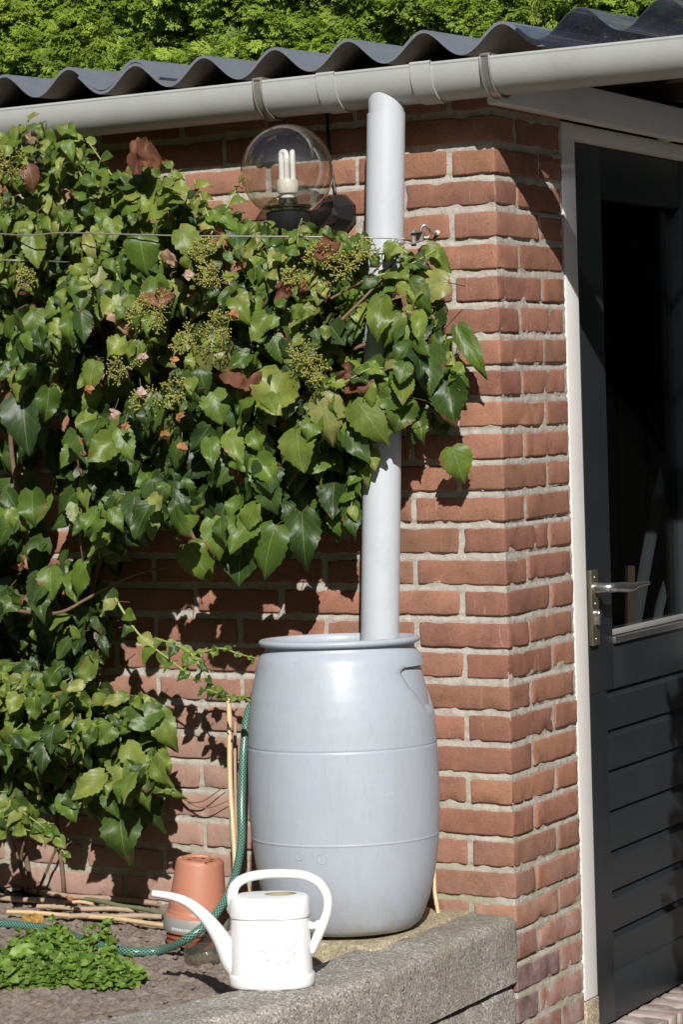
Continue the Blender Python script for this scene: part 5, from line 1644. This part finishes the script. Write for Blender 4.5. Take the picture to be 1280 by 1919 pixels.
for k in range(5200):     # rest of the hedge, seen only from elsewhere
    if rng.random() < 0.5: x, z_ = rng.uniform(-5.5, 3.2), rng.uniform(1.35, 1.9)
    else:
        x = rng.choice([rng.uniform(-5.5, -4.2), rng.uniform(-0.6, 3.2)]); z_ = rng.uniform(-1.8, 1.2)
    put_frond(np.array([x, HY - 0.05 - lumpy(x, z_), z_]), rng.uniform(0.09, 0.14), np.array([0.16, 0.25, 0.025]) * rng.uniform(0.7, 1.2))
mb.build('foliage', M['hedge'], hedge)
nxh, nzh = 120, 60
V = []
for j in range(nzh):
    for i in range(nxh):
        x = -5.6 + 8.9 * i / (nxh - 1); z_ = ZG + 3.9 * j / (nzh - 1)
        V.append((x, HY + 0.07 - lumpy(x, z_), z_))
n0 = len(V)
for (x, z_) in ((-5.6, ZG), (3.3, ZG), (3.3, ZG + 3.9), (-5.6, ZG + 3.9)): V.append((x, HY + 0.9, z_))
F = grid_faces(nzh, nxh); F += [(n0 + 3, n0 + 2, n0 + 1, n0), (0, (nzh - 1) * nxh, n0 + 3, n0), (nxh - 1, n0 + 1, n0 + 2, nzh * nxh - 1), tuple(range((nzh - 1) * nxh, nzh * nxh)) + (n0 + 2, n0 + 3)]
mesh('shade_core', V, F, M['hedge_core'], hedge, True)  # dark backing surface, its colour stands for shade between the sprays

M['reflection_black'] = simple('glass_reflection_black', (0.007, 0.007, 0.007), 0.95, var=0.3, spec=0.0)  # near black so the boards stay dark in the door glass
fen = thing('reflection_fence', (1.4, 2.7, ZG), 'unseen black board fence added so the door glass reflects dark', 'fence')  # unseen fence, added to darken the reflection in the door glass
for k in range(27):
    x = 0.12 + k * 0.098
    mb = MB(); a, f = box(x, x + 0.094, 2.70, 2.72, ZG + 0.03, 0.22, 0.003); mb.add(a, f); mb.build('board', M['reflection_black'], fen, False)
# ------------------------------------------------------------------ unseen shrub-shaped stand-in, added to cast the shadow on the lower door
sh0 = np.array([0.95, -0.26, ZG])
shr = thing('door_shadow_caster', sh0, 'unseen shrub-shaped stand-in added to cast the shadow on the lower door', 'shrub')
a, f, _ = lathe([(0, 0), (0.12, 0), (0.16, 0.30), (0.17, 0.30), (0.17, 0.33), (0.15, 0.33), (0.14, 0.29), (0, 0.29)], 32, sh0)
mb = MB(); mb.add(a, f); mb.build('tub', M['terracotta'], shr, True, 40)
mb = MB()
for k in range(1700):
    th, hh = rng.uniform(0, 6.28), rng.uniform(0.3, 1.92)
    r = 0.20 * min(1, math.sqrt(max(0, (1.94 - hh) / 0.22))) * rng.uniform(0.6, 1)
    p = sh0 + np.array([r * math.cos(th), r * math.sin(th), hh])
    put_leaf(mb, None, p, np.array([math.cos(th), math.sin(th), 0.5]) + rng.normal(0, .4, 3), rng.normal(0, 1, 3), 0.07, np.array([0.04, 0.09, 0.02]), LS)
mb.build('foliage', M['leaf'], shr)

# ------------------------------------------------------------------ unseen dark screens round the garden, added and raised to block low sky
def screen(x0, y0, x1, y1, h, label):
    o = thing('sky_block_screen', ((x0 + x1) / 2, (y0 + y1) / 2, ZG), label, 'hedge', 'unseen dark screens blocking low sky light')
    n, m_ = 60, 24
    d = np.array([x1 - x0, y1 - y0]); L = np.linalg.norm(d); nn = np.array([-d[1], d[0]]) / L
    V = []
    for sgn in (-1, 1):
        for j in range(m_):
            for i in range(n):
                t = i / (n - 1); z_ = h * j / (m_ - 1)
                q = Vector((x0 + d[0] * t, y0 + d[1] * t, z_ + sgn * 7))
                w = 0.5 * math.sqrt(max(0.0, 1 - (j / (m_ - 1)) ** 4)) + 0.35 * mn.noise(q * 0.8) + 0.15 * mn.noise(q * 2.5)
                zz = z_ * (1 + 0.16 * mn.noise(Vector((t * L * 0.5, 3, 1))))
                V.append((q.x + nn[0] * w * sgn, q.y + nn[1] * w * sgn, ZG + zz))
    k = n * m_
    F = grid_faces(m_, n) + [tuple(k + i for i in f) for f in grid_faces(m_, n)]
    for i in range(n - 1): F.append(((m_ - 1) * n + i, (m_ - 1) * n + i + 1, k + (m_ - 1) * n + i + 1, k + (m_ - 1) * n + i))
    mesh('foliage', V, F, M['screen'], o)
M['screen'] = simple('dark_evergreen', (0.03, 0.05, 0.015), 0.9, var=0.7, vscale=9, bmp=0.05, bscale=12)
screen(-15, -12, 15, -12.5, 6.2, 'unseen dark tree line far behind the camera, made tall to block low sky')
screen(-7.5, -12, -6.5, 3.4, 5.6, 'unseen dark screen added along the left side to block low sky')
screen(9, -12, 8.5, 8, 4.6, 'unseen dark screen added along the right side to block low sky')
